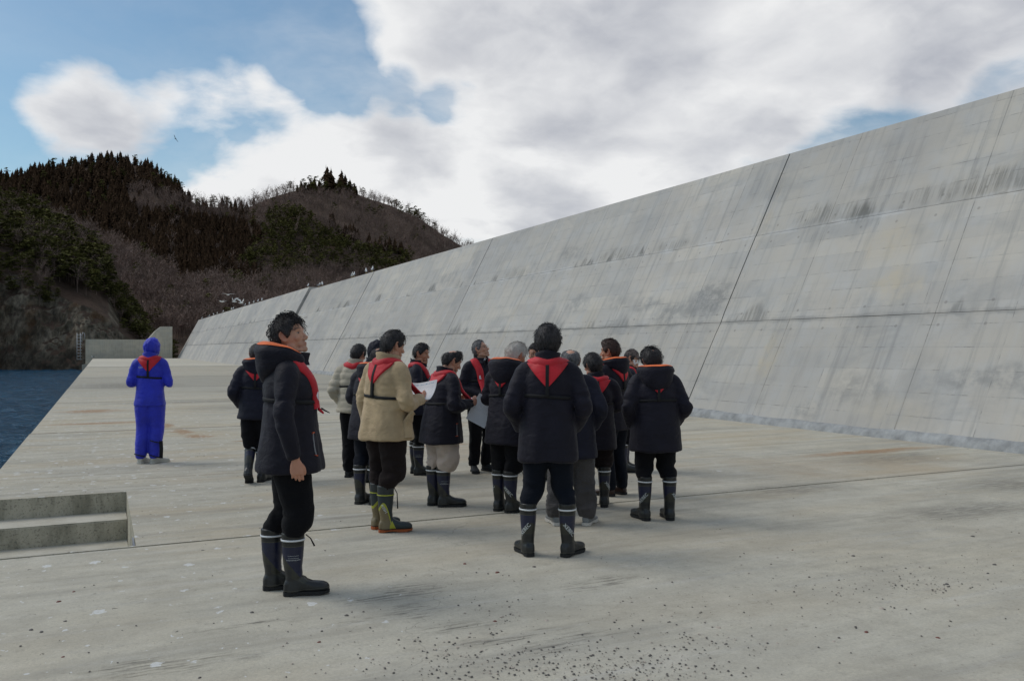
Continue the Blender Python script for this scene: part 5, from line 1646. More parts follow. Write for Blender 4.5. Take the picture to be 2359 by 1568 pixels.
def person(xd, yd, Hh, phi, label, jacket='navy', pants='black_pants', shoe='brand', arms=('down', 'down'), head=(0, 0, 0), hair='hair_black', hairline='full', hthick=.014,
           bald=None, messy=0.0, feet=None, lean=0.0, girth=1.0, hem=0.76, hood=None, hoodup=False, vest='both', collar=True, glasses=False, cap=False, mask=False, tone='mid',
           puff=1.0, collar_col=None, hoodsize=1.0, baggy=1.0, belt=1.20, heavy=0.0, headfwd=0.0, lining='orange', shirt=False, width=1.0, backstrap=True, zipper=False, seed=1, quiff=0.0, tuck=False):
    g = ground(xd, yd)
    view = math.atan2(g[0], g[1])          # angle from +Y towards +X
    head_dir = view + R(phi)
    rz = -head_dir
    k = Hh / 1.72
    kh = (0.45 + 0.55 * k) * 1.055
    if feet is None: feet = ((-.11, 0.0, -12, 0, 0), (.11, 0.0, 12, 0, 0))
    rr = np.random.default_rng(seed)
    hipz = .90 * k
    tl = math.tan(R(lean))

    def bend(p):
        p = np.array(p, float) * k
        single_ = p.ndim == 1
        p = np.atleast_2d(p)
        d = np.clip(p[:, 2] - hipz, 0, None)
        p = p + np.c_[0 * d, d * tl, -d * (1 - math.cos(R(lean))) * 0.6]
        return p[0] if single_ else p
    W = width * girth
    # ---------- torso loft (clothed)
    puf = 1.0 * puff
    rings = []
    prof = [(hem, .270, .208, 0), (hem + .05, .266, .203, 0), (.90, .252, .190, 0), (1.02, .235, .173, .002), (1.12, .226, .163, .003), (belt, .222, .158, .003), (1.28, .220, .155, .0), (1.35, .210, .143, -.004), (1.40, .185, .126, -.008), (1.44, .145, .108, -.012), (1.475, .115, .092, -.014), (1.50, .08, .08, -.012)]
    for (z, a, b_, yc) in prof:
        up = 1.0 if z > 1.36 else girth
        rings.append((0, yc, z, a * width * up * (0.90 if z < 1.36 else 0.93), b_ * up * puf * 0.94))
    rv, rf = loft(rings, 30, 2.35)
    rv = bend(rv)
    parts = [(rv, rf)]
    body_parts = []
    hands = []
    wr_pts = {}
    for s, preset in ((-1, arms[0]), (1, arms[1])):
        e, w_, hd, curl = ARMS[preset]
        sh = np.array([s * .158 * width, -.012, 1.398])
        e = np.array([s * e[0] * (0.55 + 0.45 * W), e[1], e[2]]); w_ = np.array([s * w_[0] * (1 if preset not in ('down', 'pocket') else 0.5 + 0.5 * W), w_[1], w_[2]])
        S = bend(sh); E = bend(e); Wp = bend(w_)
        q = puff
        parts.append(stube([S - np.array([s * .05, 0, -.01]), S + np.array([s * .02, 0, -.015]), (S + E) / 2 + np.array([s * .012, 0, 0]), E, (E + Wp) / 2, Wp - (Wp - E) * .02],
                           [(.070, .072), (.071 * q, .078 * q), (.061 * q, .069 * q), (.056 * q, .062 * q), (.051 * q, .055 * q), (.044, .047)], 4, 16))
        body_parts.append(stube([S - np.array([s * .04, 0, 0]), S, (S + E) / 2, E, (E + Wp) / 2, Wp], [.045, .052, .045, .038, .034, .026], 2, 10))
        wr_pts[s] = (E, Wp)
        hdir = np.array([s * hd[0], hd[1], hd[2]])
        hv, hf = hand_mesh(s, curl)
        Mx = frame_from(hdir, (0, 1, .3) if abs(hdir[2]) > .6 else (0, .2, 1))
        hands.append(((hv * 1.02) @ Mx.T + Wp, hf))
        ALLP[(label, s)] = (rz, g, Wp, hdir)
    jv, jf = remesh(parts, 0.0125, 3, 0.5)
    nn = normals(jv, jf)
    # folds: gathered at elbows, under the belt and across the back
    q = jv + 0.06 * np.c_[vnoise(jv * 6, seed), vnoise(jv * 6 + 9, seed + 1), vnoise(jv * 6 + 17, seed + 2)]
    rid = 1 - np.abs(vnoise(q * [7, 7, 19] + q[:, [2, 2, 0]] * [9, 4, 0], seed + 3)) * 2
    rid2 = 1 - np.abs(vnoise(q * [17, 17, 9], seed + 4)) * 2
    amp = np.full(len(jv), 0.0030)
    for s in (-1, 1):
        d = np.linalg.norm(jv - wr_pts[s][0], axis=1); amp += 0.008 * np.exp(-(d / .12) ** 2)
        d = np.linalg.norm(jv - wr_pts[s][1], axis=1); amp += 0.004 * np.exp(-(d / .10) ** 2)
    bz = bend((0, 0, belt))[2]
    amp += 0.004 * np.exp(-((jv[:, 2] - bz) / .07) ** 2)
    if jacket == 'blue': amp *= .4
    jv = jv + nn * ((rid * 0.65 + rid2 * 0.4) * amp - 0.001)[:, None]
    # drape: long soft folds that open towards the hem, and slack creases under the arms
    dr = vnoise(np.c_[jv[:, 0] * 11, jv[:, 1] * 11, jv[:, 2] * 2.2] + [seed, 0, 0], seed + 21)
    dr2 = 1 - 2 * np.abs(vnoise(np.c_[jv[:, 0] * 6 + jv[:, 2] * 7, jv[:, 1] * 6, jv[:, 2] * 5], seed + 22))
    lowf = np.clip((belt - jv[:, 2] / k) / .4, 0, 1)
    upf = np.clip((jv[:, 2] / k - belt + .02) / .12, 0, 1) * np.clip((1.44 - jv[:, 2] / k) / .08, 0, 1)
    jv = jv + nn * (dr * (.0025 + .0085 * lowf) + dr2 * .006 * upf)[:, None]
    if jacket == 'beige':
        seam = np.abs(((jv[:, 2] / 0.085) % 1.0) - 0.5) * 2
        jv = jv + nn * ((1 - seam ** 3) * 0.009 - 0.003)[:, None]
    if vest:
        # the belt cinches the jacket
        ins = np.abs(jv[:, 0]) < .30 * W
        jv[:, :2] *= (1 - 0.035 * np.exp(-((jv[:, 2] - bz) / .022) ** 2) * ins)[:, None]
    jm = make_mesh('jacket', jv, jf, [M[jacket]], True)
    # ---------- legs
    leg_parts = []; leg_body = []
    pel = loft([(0, 0, z, a * W, b_ * girth) for z, a, b_ in ((.80, .145, .10), (.86, .165, .12), (.95, .17, .125), (1.05, .16, .115))], 24, 2.3)
    leg_parts.append((pel[0] * k, pel[1]))
    leg_body.append((pel[0] * k * [.85, .85, 1], pel[1]))
    isboot = shoe in ('brand', 'plain', 'lime')
    for s, (fx, fy, toe, fz, pitch) in zip((-1, 1), feet):
        hip = np.array([s * .085 * W, 0, .86]) * k
        RB = rotz(-R(toe)) @ rotx(-R(pitch))
        ank = RB @ np.array([0, -.035, .09 if isboot else .115]) + [fx, fy, fz]
        top = RB @ np.array([0, -.038, .37]) + [fx, fy, fz] if isboot else None
        toep = RB @ np.array([0, .09, .045]) + [fx, fy, fz]
        kn = np.array([s * .095 * W, .025, .49]) * k
        kn[0] = 0.5 * kn[0] + 0.5 * (fx * .6 + kn[0] * .4); kn[1] += fy * .55
        if pitch: kn[1] += .06
        if isboot:
            leg_parts.append(stube([hip + [0, 0, .04], hip - [0, 0, .05], (hip + kn) / 2, kn, kn * .35 + top * .65 + [0, 0, .03], top, top * .82 + ank * .18],
                                   [(.090, .098), (.103 * baggy, .114 * baggy), (.094 * baggy, .102 * baggy), (.076 * baggy, .080 * baggy), (.072 * baggy, .074 * baggy), (.057, .059), (.046, .046)], 4, 16))
        else:
            leg_parts.append(stube([hip + [0, 0, .04], hip - [0, 0, .05], (hip + kn) / 2, kn, (kn + ank) / 2, ank + [0, .0, .015], ank - [0, -.005, .03]],
                                   [(.090, .098), (.103 * baggy, .114 * baggy), (.094 * baggy, .102 * baggy), (.078 * baggy, .082 * baggy), (.074 * baggy, .076 * baggy), (.066 * baggy ** .5, .070 * baggy ** .5), (.058 * baggy ** .5, .066 * baggy ** .5)], 4, 16))
        leg_body.append(stube([hip, (hip + kn) / 2, kn] + ([top, top * .4 + ank * .6] if isboot else [(kn + ank) / 2]) + [ank], [(.065, .07), .055, .045] + ([.040, .036] if isboot else [.042]) + [.033], 3, 10))
        leg_body.append(stube([ank + [0, 0, .03], ank - [0, 0, .03], toep], [.034, .030, .022], 2, 8))
    tv, tf = remesh(leg_parts, 0.0125, 3, 0.5)
    nn = normals(tv, tf)
    q = tv + 0.05 * np.c_[vnoise(tv * 7, seed + 9), vnoise(tv * 7 + 9, seed + 8), vnoise(tv * 7 + 17, seed + 7)]
    rid = 1 - np.abs(vnoise(q * [8, 8, 20 if baggy > 1.1 else 14], seed + 5)) * 2
    lowz = .42 if isboot else .12
    amp = 0.004 + (0.010 if baggy > 1.1 else 0.006) * np.exp(-((tv[:, 2] - lowz - .06) / (.16 if baggy > 1.1 else .09)) ** 2) + 0.004 * np.exp(-((tv[:, 2] - .5 * k) / .08) ** 2)
    if pants == 'blue': amp *= .35
    tv = tv + nn * (rid * amp * (1.5 if baggy > 1.15 else 1))[:, None]
    tm = make_mesh('trousers', tv, tf, [M[pants]], True)
    # ---------- body: one skin from feet to head
    bt = loft([(0, yc, z, a * W, b_ * girth) for z, a, b_, yc in ((.84, .14, .095, 0), (1.0, .135, .09, 0), (1.2, .15, .10, 0), (1.34, .15, .095, -.005), (1.42, .11, .075, -.01), (1.47, .06, .055, -.015), (1.50, .05, .05, -.012))], 20, 2.2)
    bparts = [(bend(bt[0]), bt[1])] + body_parts + leg_body
    bv, bf = remesh(bparts, 0.02, 2, 0.4)
    hv, hf, hc = head_mesh(tone, heavy)
    yaw, pit, roll = (R(a) for a in head)
    Rm = rotz(-yaw) @ rotx(pit) @ roty(roll)
    piv = np.array([0, -.02, -.10])
    top = bend((0, -.006, 1.493))
    hc0 = top + np.array([0, headfwd, 0]) - piv * kh * 0 + np.array([0, 0.014, 0.016])

    def HT(v):
        v = np.asarray(v, float)
        return ((v - piv) @ Rm.T) * kh + hc0
    # neck base should stay in the collar: blend
    low = np.clip((-.11 - hv[:, 2]) / .10, 0, 1)[:, None]
    hvT = HT(hv)
    straight = (hv - piv) * kh + hc0
    straight[:, 1] -= headfwd * np.clip((-.11 - hv[:, 2]) / .10, 0, 1)
    hvT = hvT * (1 - low) + straight * low
    base_col = np.array({'mid': (0.50, 0.275, 0.185), 'pale': (0.54, 0.32, 0.22), 'ruddy': (0.46, 0.225, 0.14)}[tone])
    VV = [bv, hvT]; FF = [bf, hf + len(bv)]; CC = [np.tile(base_col, (len(bv), 1)), hc]; off = len(bv) + len(hvT)
    for (v_, f_) in hands:
        VV.append(v_); FF.append(f_ + off); off += len(v_); CC.append(np.tile(base_col * [1.0, .9, .88], (len(v_), 1)))
    mi = [0] * (len(bf) + len(hf) + sum(len(f_) for _, f_ in hands))
    VV = np.vstack(VV); FF = np.vstack(FF); CC = np.vstack(CC)
    root = obj('person', make_mesh('person', VV, FF, [M['skin']], True, None, None, np.c_[CC, np.ones(len(CC))]), None, tuple(g))
    root.rotation_euler = (0, 0, rz)
    tag(root, label, 'person')
    obj('jacket', jm, root); obj('trousers', tm, root)
    # ---------- eyes
    for s in (-1, 1):
        v, f = ellipsoid((s * .0310, .0690, .0070), (.0125, .0105, .0048), 14, 8)
        v2, f2 = ellipsoid((s * .0310, .0755, .0070), (.0062, .0048, .0048), 10, 6)
        b = MB(); b.add(HT(v), f, 0); b.add(HT(v2), f2, 1)
        obj('eye', b.mesh('eye', [M['eye_white'], M['eye_dark']], True), root)
    # ---------- footwear
    for s, (fx, fy, toe, fz, pitch) in zip((-1, 1), feet):
        st_ = footwear(shoe, s)
        po = None
        for q, (n_, me, par) in enumerate(st_):
            o = obj(n_, me, root if par is None else po)
            if par is None:
                po = o
                o.rotation_euler = (R(-pitch), 0, R(-toe)); o.location = (fx, fy, fz + 0.003)
    # ---------- hair
    if hair and not hoodup:
        D, F = sphere_dirs(72, 50)
        B = head_base(D)
        az = np.degrees(np.abs(np.arctan2(D[:, 0], D[:, 1])))
        zb_ = np.interp(az, *HL[hairline])
        nz_ = vnoise(D * 7, seed) * .06
        t_ = np.clip((D[:, 2] - zb_ + nz_) / .16, -1, 1)
        sm = t_ * t_ * (3 - 2 * np.abs(t_)) * np.sign(t_)
        thick = np.where(t_ > 0, hthick * (0.35 + 0.65 * sm), 0.03 * t_)
        thick = np.where(t_ > 0, thick * (1 + 0.35 * np.clip(D[:, 2], 0, 1)), thick)
        if quiff: thick += quiff * np.exp(-((D[:, 2] - .75) / .22) ** 2) * np.clip(D[:, 1], 0, 1) ** 1.0 * (t_ > 0)
        lumps = fbm(D * [6, 6, 3.0], 3, seed + 3) * (0.0025 + 0.010 * messy) + np.abs(vnoise(D * [22, 22, 9], seed + 5)) * (0.002 + .006 * messy)
        thick = thick + np.where(t_ > 0.1, lumps, 0)
        if bald:
            bd = np.array([bald[0], bald[1], bald[2]]); bd = bd / np.linalg.norm(bd)
            dd = np.degrees(np.arccos(np.clip(D @ bd, -1, 1))) + vnoise(D * 9, seed + 6) * 6
            thick = np.where(dd < bald[3], -.004, np.minimum(thick, -.004 + (dd - bald[3]) / 14 * (.004 + hthick * 1.3)))
        nB = D * [1, 1, 1]; nB = nB / np.linalg.norm(nB, axis=1)[:, None]
        Hs = B + nB * thick[:, None]
        keepf = [f for f in F if max(thick[i] for i in f) > -.002]
        b = MB(); b.add(HT(Hs), keepf)
        # strands
        idx_ = np.where((thick > hthick * .4) & (D[:, 2] > -.5) & ~((az > 62) & (az < 108) & (D[:, 2] < .34)))[0]
        ns = int(900 + 1100 * messy)
        T = []
        cr = np.array([0.1, -.45, .9])
        for q in range(ns):
            i = int(rr.choice(idx_)); p0 = Hs[i] - nB[i] * .002
            fl = nB[i] - cr * .0; down = np.array([D[i, 0] * .8, D[i, 1] * (.9 if D[i, 2] > .3 else .2), -.75 + .55 * D[i, 2]]) + rr.normal(size=3) * (.25 + .28 * messy)
            if quiff: down = np.array([0, -0.9, 0.1]) * (D[i, 2] > .4) + down * (D[i, 2] <= .4)
            tdir = down - nB[i] * (down @ nB[i]) * .9; tdir /= (np.linalg.norm(tdir) + 1e-9)
            L_ = rr.uniform(.014, .030) * (1 + 1.1 * messy) * (hthick / .014) ** .5
            w_ = rr.uniform(.0008, .0018); sd_ = np.cross(nB[i], tdir)
            stray = rr.uniform() < .12 + .25 * messy
            lift = rr.uniform(.0, .006) + (rr.uniform(0, .010 + .016 * messy) if stray else 0)
            if stray: w_ *= .6
            cv = sd_ * rr.normal() * .004 * (1 + messy)
            m1 = p0 + tdir * L_ * .35 + nB[i] * (lift * .8 + .0015)
            m2 = p0 + tdir * L_ * .7 + nB[i] * (lift + .001) + cv * .5
            m3 = p0 + tdir * L_ + nB[i] * (lift * .7 - .001) + cv * 1.2 - np.array([0, 0, .004 * messy])
            T += [[p0 - sd_ * w_, p0 + sd_ * w_, m1 + sd_ * w_], [p0 - sd_ * w_, m1 + sd_ * w_, m1 - sd_ * w_], [m1 - sd_ * w_, m1 + sd_ * w_, m2], [m1 + sd_ * w_ * .5, m2 + sd_ * w_ * .5, m3], [m2 - sd_ * w_ * .5, m2 + sd_ * w_ * .5, m3]]
        T = np.array(T).reshape(-1, 3)
        b.add(HT(T), [(3 * i, 3 * i + 1, 3 * i + 2) for i in range(len(T) // 3)])
        obj('hair', b.mesh('hair', [M[hair]], True), root)
    # ---------- collar
    jb = BVHTree.FromPolygons([tuple(x) for x in jv], [tuple(int(i) for i in q_) for q_ in jf])
    cc = M[collar_col or jacket]
    cpos = bend((0, -.014, 1.44))
    nco = 40
    if collar:
        V = []; F = []
        opn = R(16)
        lv = [(0.0, .112, .105, 0.), (.035, .100, .096, .0), (.078, .094, .094, .0), (.100, .099, .100, .0)]
        for inner in (0, 1):
            for (dz_, a, b_, _) in (lv if not inner else lv[::-1]):
                for q in range(nco + 1):
                    th = opn + (2 * math.pi - 2 * opn) * q / nco     # from the front round
                    e = 0 if not inner else .010
                    flare = .010 * math.cos(th) if dz_ > .05 else 0
                    hgt = dz_ * (.92 + .22 * -math.cos(th)) + .004 * math.sin(th * 3 + seed)
                    V.append((math.sin(th) * (a - e), math.cos(th) * (b_ - e + .045 * max(0, math.cos(th)) ** 1.5 + flare) + headfwd * .5 * dz_ / .09 + hgt * tl, hgt))
        m_ = len(V) // (nco + 1)
        for i in range(m_ - 1):
            for q in range(nco): F.append((i * (nco + 1) + q, i * (nco + 1) + q + 1, (i + 1) * (nco + 1) + q + 1, (i + 1) * (nco + 1) + q))
        V = np.array(V) * k + cpos
        obj('collar', make_mesh('collar', V, F, [cc], True), root)
    if shirt:
        V, F = loft([(0, 0, z, a, a) for z, a in ((0, .075), (.05, .068), (.062, .062), (.05, .058))], 20, 2)
        obj('shirt_collar', make_mesh('shirt_collar', V * k + cpos + [0, .018, .010], F, [M['white_shirt']], True), root)
        b = MB(); v, f = tube([(0, .10, .035), (0, .118, -.01), (0, .125, -.05)], [.010, .009, .014], 6); b.add(v * k + cpos, f)
        obj('tie', b.mesh('tie', [M['strap']], True), root)
    # ---------- hood lying on the back: a soft horseshoe roll with a drooping tail
    if hood:
        nu, nv = 44, 20
        V = np.zeros((nu + 1, nv, 3))
        for i in range(nu + 1):
            u = -1 + 2 * i / nu
            th = u * R(152)
            w_ = (math.cos(u * math.pi / 2)) ** 0.75 if abs(u) < 1 else 0
            rc = .106 + .022 * w_ * hoodsize
            ra = .014 + .048 * w_ * hoodsize; rb = .018 + .066 * w_ * hoodsize
            cz = .035 + .030 * w_ * (hood if hood else 1) - .012 * w_
            tail = .075 * (max(0, math.cos(th)) ** 2.5) * hoodsize
            for j in range(nv):
                a = 2 * math.pi * j / nv
                ox = math.cos(a) * ra; oz = math.sin(a) * rb
                if math.sin(a) < 0: oz -= tail * (-math.sin(a)) ** 1.3; ox += .012 * (-math.sin(a)) * w_
                if math.sin(a) > 0.2: ox += .012 * w_
                r_ = rc + ox
                V[i, j] = (math.sin(th) * r_ * 1.08, -math.cos(th) * r_ * .98, cz + oz)
        V = V.reshape(-1, 3)
        V += np.c_[vnoise(V * 11, seed), vnoise(V * 11 + 5, seed + 1), vnoise(V * 11 + 11, seed + 2)] * .010
        F = []
        for i in range(nu):
            for j in range(nv): F.append((i * nv + j, i * nv + (j + 1) % nv, (i + 1) * nv + (j + 1) % nv, (i + 1) * nv + j))
        F.append(tuple(range(nv))); F.append(tuple(nu * nv + j for j in range(nv))[::-1])
        VH = V * k
        VH[:, 1] += VH[:, 2] * tl
        ho = obj('hood', make_mesh('hood', VH + cpos, F, [M[jacket]], True), root)
        # lining shows on the inner upper face of the roll
        V2 = []; F2 = []
        js = [j for j in range(nv) if R(50) <= 2 * math.pi * j / nv <= R(180)]
        for i in range(3, nu - 2):
            for j in js:
                c_ = VH.reshape(nu + 1, nv, 3)[i].mean(0); p_ = VH.reshape(nu + 1, nv, 3)[i, j]
                V2.append(p_ + (p_ - c_) / np.linalg.norm(p_ - c_) * .004)
        nj = len(js); ni = nu - 5
        for i in range(ni - 1):
            for j in range(nj - 1): F2.append((i * nj + j, i * nj + j + 1, (i + 1) * nj + j + 1, (i + 1) * nj + j))
        obj('hood_lining', make_mesh('hood_lining', np.array(V2) + cpos, F2, [M[lining]], True), ho)
    if hoodup:
        D, F = sphere_dirs(48, 34)
        B = head_base(D) * [1.22, 1.2, 1.16] + [0, -.012, .008]
        B = B + D * (fbm(D * 4, 3, seed) * .008 + np.abs(vnoise(D * 7, seed + 2)) * .008)[:, None]
        # pull the back down into the collar
        lowm = np.clip(-D[:, 2], 0, 1)
        B[:, 2] -= lowm * .05; B[:, 0] *= 1 + .12 * lowm; B[:, 1] = B[:, 1] * (1 + .1 * lowm)
        open_ = (D[:, 1] > .62) & (np.abs(D[:, 0]) < .62) & (D[:, 2] > -.75) & (D[:, 2] < .62)
        keepf = [f for f in F if not all(open_[i] for i in f)]
        inner = B - D * .010
        b = MB(); b.add(HT(B), keepf); b.add(HT(inner), [f[::-1] for f in keepf])
        obj('hood', b.mesh('hood', [M[jacket]], True), root)
    # ---------- life jacket
    def near(p, off):
        loc, nrm, i_, d_ = jb.find_nearest(Vector(p))
        nrm = Vector(nrm)
        if (Vector(p) - loc).dot(nrm) < 0 and d_ > .03: nrm = nrm
        return np.array(loc + nrm * off), np.array(nrm)

    def band(path, half, thick_, base=.002, name='panel', mat='red', parent=None, outward=None, prof=2.0):
        """a padded strip laid on the jacket along a path of rough points"""
        P_ = [Vector(bend(p)) for p in path]
        pts, _ = spline([tuple(p) for p in P_], [.01] * len(P_), 5)
        pts = [Vector(p) for p in pts]; hs = np.interp(np.linspace(0, 1, len(pts)), np.linspace(0, 1, len(half)), half)
        nw = 7; top = []; bot = []
        for i, p in enumerate(pts):
            tg = (pts[min(i + 1, len(pts) - 1)] - pts[max(i - 1, 0)]).normalized()
            l0, n0 = near(p, 0)
            sd_ = tg.cross(Vector(n0)).normalized()
            rt = []; rb_ = []
            for j in range(nw):
                w_ = -1 + 2 * j / (nw - 1)
                l1, n1 = near(Vector(l0) + sd_ * w_ * hs[i] * k + Vector(n0) * .03, 0)
                rt.append(l1 + n1 * (base + thick_ * (1 - abs(w_) ** prof * .8))); rb_.append(l1 + n1 * (-.004))
            top.append(rt); bot.append(rb_)
        m_ = len(pts)
        T = np.array(top)
        for _ in range(2):  # relax
            T[1:-1] = (T[:-2] + 2 * T[1:-1] + T[2:]) / 4
        V = np.vstack([T.reshape(-1, 3), np.array(bot).reshape(-1, 3)]); o_ = m_ * nw; F = []
        for i in range(m_ - 1):
            for j in range(nw - 1):
                F.append((i * nw + j, i * nw + j + 1, (i + 1) * nw + j + 1, (i + 1) * nw + j))
            F.append((i * nw, (i + 1) * nw, o_ + (i + 1) * nw, o_ + i * nw)); F.append((i * nw + nw - 1, o_ + i * nw + nw - 1, o_ + (i + 1) * nw + nw - 1, (i + 1) * nw + nw - 1))
        F.append(tuple(range(nw)) + tuple(o_ + j for j in range(nw))[::-1]); F.append(tuple((m_ - 1) * nw + j for j in range(nw))[::-1] + tuple(o_ + (m_ - 1) * nw + j for j in range(nw)))
        return obj(name, make_mesh(name, V, F, [M[mat]], True), parent or root)
    if vest:
        path = []
        for s in (1, -1):
            seg = [(s * .105, .30, 1.19), (s * .115, .30, 1.26), (s * .118, .25, 1.34), (s * .120, .10, 1.45), (s * .118, .0, 1.50)]
            path += seg if s == 1 else seg[::-1]
        path = path[:5] + [(.085, -.10, 1.49), (0, -.16, 1.475), (-.085, -.10, 1.49)] + path[5:]
        lj = band(path, [.045, .052, .055, .050, .042, .040, .042, .050, .055, .052, .045], .022, name='life_jacket')
        # back yoke
        def patch(rows, thick_, name, mat, parent):
            V = []; nr = len(rows); ncol = 13; keep = True
            for (z, x0, x1) in rows:
                for j in range(ncol):
                    x_ = x0 + (x1 - x0) * j / (ncol - 1)
                    p = Vector(bend((x_, 0, z)))
                    hit = jb.ray_cast(Vector((p.x, p.y - .6, p.z)), Vector((0, 1, 0)))
                    l = np.array(hit[0]) if hit[0] is not None else np.array(p) + [0, -.1, 0]
                    V.append(l)
            V = np.array(V).reshape(nr, ncol, 3)
            top_ = V - [0, thick_, 0]
            VV_ = np.vstack([top_.reshape(-1, 3), (V + [0, .004, 0]).reshape(-1, 3)]); o_ = nr * ncol; F = []
            for i in range(nr - 1):
                for j in range(ncol - 1): F.append((i * ncol + j, (i + 1) * ncol + j, (i + 1) * ncol + j + 1, i * ncol + j + 1))
                F.append((i * ncol, o_ + i * ncol, o_ + (i + 1) * ncol, (i + 1) * ncol)); F.append((i * ncol + ncol - 1, (i + 1) * ncol + ncol - 1, o_ + (i + 1) * ncol + ncol - 1, o_ + i * ncol + ncol - 1))
            F.append(tuple(range(ncol)) + tuple(o_ + j for j in range(ncol))[::-1]); F.append(tuple((nr - 1) * ncol + j for j in range(ncol))[::-1] + tuple(o_ + (nr - 1) * ncol + j for j in range(ncol)))
            return obj(name, make_mesh(name, VV_, F, [M[mat]], True), parent)
        if vest in ('both', 'back'):
            ztop = 1.462; zt = 1.285
            rows = [(ztop - (ztop - zt) * i / 9, -.145 * (1 - (i / 9) ** 1.15) - .012, .145 * (1 - (i / 9) ** 1.15) + .012) for i in range(10)]
            patch(rows, .016, 'back_yoke', 'red', lj)
            if backstrap:
                rows = [(1.455 - (1.455 - belt) * i / 12, -.013, .013) for i in range(13)]
                patch(rows, .020, 'back_strap', 'strap', lj)
        # belt round the body (measured on the torso alone)
        tb = BVHTree.FromPolygons([tuple(x) for x in rv], rf)
        V = []; nb = 48
        for q in range(nb):
            th = 2 * math.pi * q / nb
            for dz_ in (-.012, .012):
                o0 = Vector(bend((0, 0, belt + dz_ + .012 * math.sin(th + seed))))
                d_ = Vector((math.cos(th), math.sin(th), 0))
                hit = tb.ray_cast(o0, d_)
                l = np.array(hit[0]) if hit[0] is not None else np.array(o0 + d_ * .15)
                V.append(l + np.array(d_) * .0065); V.append(l - np.array(d_) * .006)
        F = []
        for q in range(nb):
            a = q * 4; b2 = ((q + 1) % nb) * 4
            F += [(a, b2, b2 + 2, a + 2), (a + 1, a, a + 2, a + 3)[:0] or (a + 2, b2 + 2, b2 + 3, a + 3), (a, a + 1, b2 + 1, b2)]
        obj('belt', make_mesh('belt', np.array(V), F, [M['strap']], True), lj)
    # ---------- extras
    if glasses:
        b = MB()
        for s in (-1, 1):
            ring = [(s * .031 + math.cos(a) * .021, .094 - abs(math.cos(a) * s * .5 + .5) * .002, .006 + math.sin(a) * .014) for a in np.linspace(0, 2 * math.pi, 17)]
            v, f = tube(ring, .0012, 5); b.add(HT(v), f)
            v, f = tube([(s * .052, .092, .010), (s * .072, .060, .014), (s * .080, .005, .016)], .0014, 5); b.add(HT(v), f)
        v, f = tube([(-.010, .0965, .010), (0, .098, .012), (.010, .0965, .010)], .0012, 5); b.add(HT(v), f)
        obj('glasses', b.mesh('glasses', [M['metal']], True), root)
    if mask:
        D, F = sphere_dirs(48, 34)
        B = head_base(D) * [1.05, 1.0, 1.0] + D * [0, .008, .0]
        B[:, 1] += .020 * np.exp(-(D[:, 0] / .35) ** 2 - ((D[:, 2] + .33) / .35) ** 2) * (D[:, 1] > 0)
        kf = [f for f in F if all((D[i, 1] > .25) and (-.86 < D[i, 2] < -.08) for i in f)]
        b = MB(); b.add(HT(B), kf)
        obj('face_mask', b.mesh('face_mask', [M['mask']], True), root)
    if cap:
        D, F = sphere_dirs(40, 30)
        B = head_base(D) * [1.13, 1.10, 1.12]
        kf = [f for f in F if all(D[i, 2] > .30 for i in f)]
        b = MB(); b.add(HT(B), kf); b.add(HT(B * .95), [f[::-1] for f in kf])
        co_ = obj('cap', b.mesh('cap', [M['cap']], True), root)
        V = []; F = []
        for i in range(9):
            a = -R(62) + R(124) * i / 8
            for (r_, z_) in ((.080, .036), (.125, .030), (.150, .018)):
                V.append((math.sin(a) * min(r_, .078) * (1 if r_ < .1 else .95), .012 + math.cos(a) * r_ * 1.0, z_ - .006 * abs(math.sin(a))))
        V = np.array(V); Vb = V - [0, 0, .004]; o_ = len(V); V = np.vstack([V, Vb])
        for i in range(8):
            for j in range(2):
                F.append((i * 3 + j, i * 3 + j + 1, (i + 1) * 3 + j + 1, (i + 1) * 3 + j)); F.append((o_ + i * 3 + j, o_ + (i + 1) * 3 + j, o_ + (i + 1) * 3 + j + 1, o_ + i * 3 + j + 1))
            F.append((i * 3 + 2, o_ + i * 3 + 2, o_ + (i + 1) * 3 + 2, (i + 1) * 3 + 2))
        obj('brim', make_mesh('brim', HT(V), F, [M['cap']], True), co_)
    return dict(root=root, bend=bend, near=near, band=band, HT=HT, jb=jb, k=k, rz=rz, g=g)


def to_world(P_, p):
    a = P_['rz']; g = P_['g']
    return np.array([math.cos(a) * p[0] - math.sin(a) * p[1] + g[0], math.sin(a) * p[0] + math.cos(a) * p[1] + g[1], p[2] + g[2]])

# ------------------------------------------------------------------ the eighteen people, nearest the sea edge first
def ft(l, r):
    l = tuple(l) + (0,) * (5 - len(l)); r = tuple(r) + (0,) * (5 - len(r))
    return (l, r)


A = person(345, 1066, 1.685, 14, 'person in bright blue hooded rain suit, seen from behind, alone near the sea edge', 'blue', 'blue', 'white', ('hold', 'hold'), (24, -10, 0), None,
           hoodup=True, vest='back', hem=.80, feet=ft((-.10, 0, 10), (.09, .0, 42)), baggy=1.22, girth=.92, width=.96, puff=.93, collar=True, seed=11, belt=1.20)
B_ = person(590, 1110, 1.60, 8, 'person in dark coat walking away, half hidden behind the tall front man', 'navy2', 'black_pants', 'plain', ('pocket', 'pocket'), (-10, -20, 0),
            hood=1, hoodsize=.8, vest='back', hem=.80, feet=ft((-.07, -.16, 0, .06, 34), (.07, .04, 20)), seed=12, lean=4)
Cc = person(668, 1362, 1.745, 90, 'nearest man, navy parka and windblown black hair, looking up to the right', 'navy', 'black_pants', 'plain', ('down', 'down'), (27, 13, 0), 'hair_black',
            'full', .018, messy=.5, hood=1, hoodsize=1.1, vest='front', hem=.775, feet=ft((-.085, -.075, -2), (.085, .055, 2)), girth=1.05, seed=3, lean=-1, belt=1.215, puff=1.04, tone='mid', lining='orange', baggy=1.08)
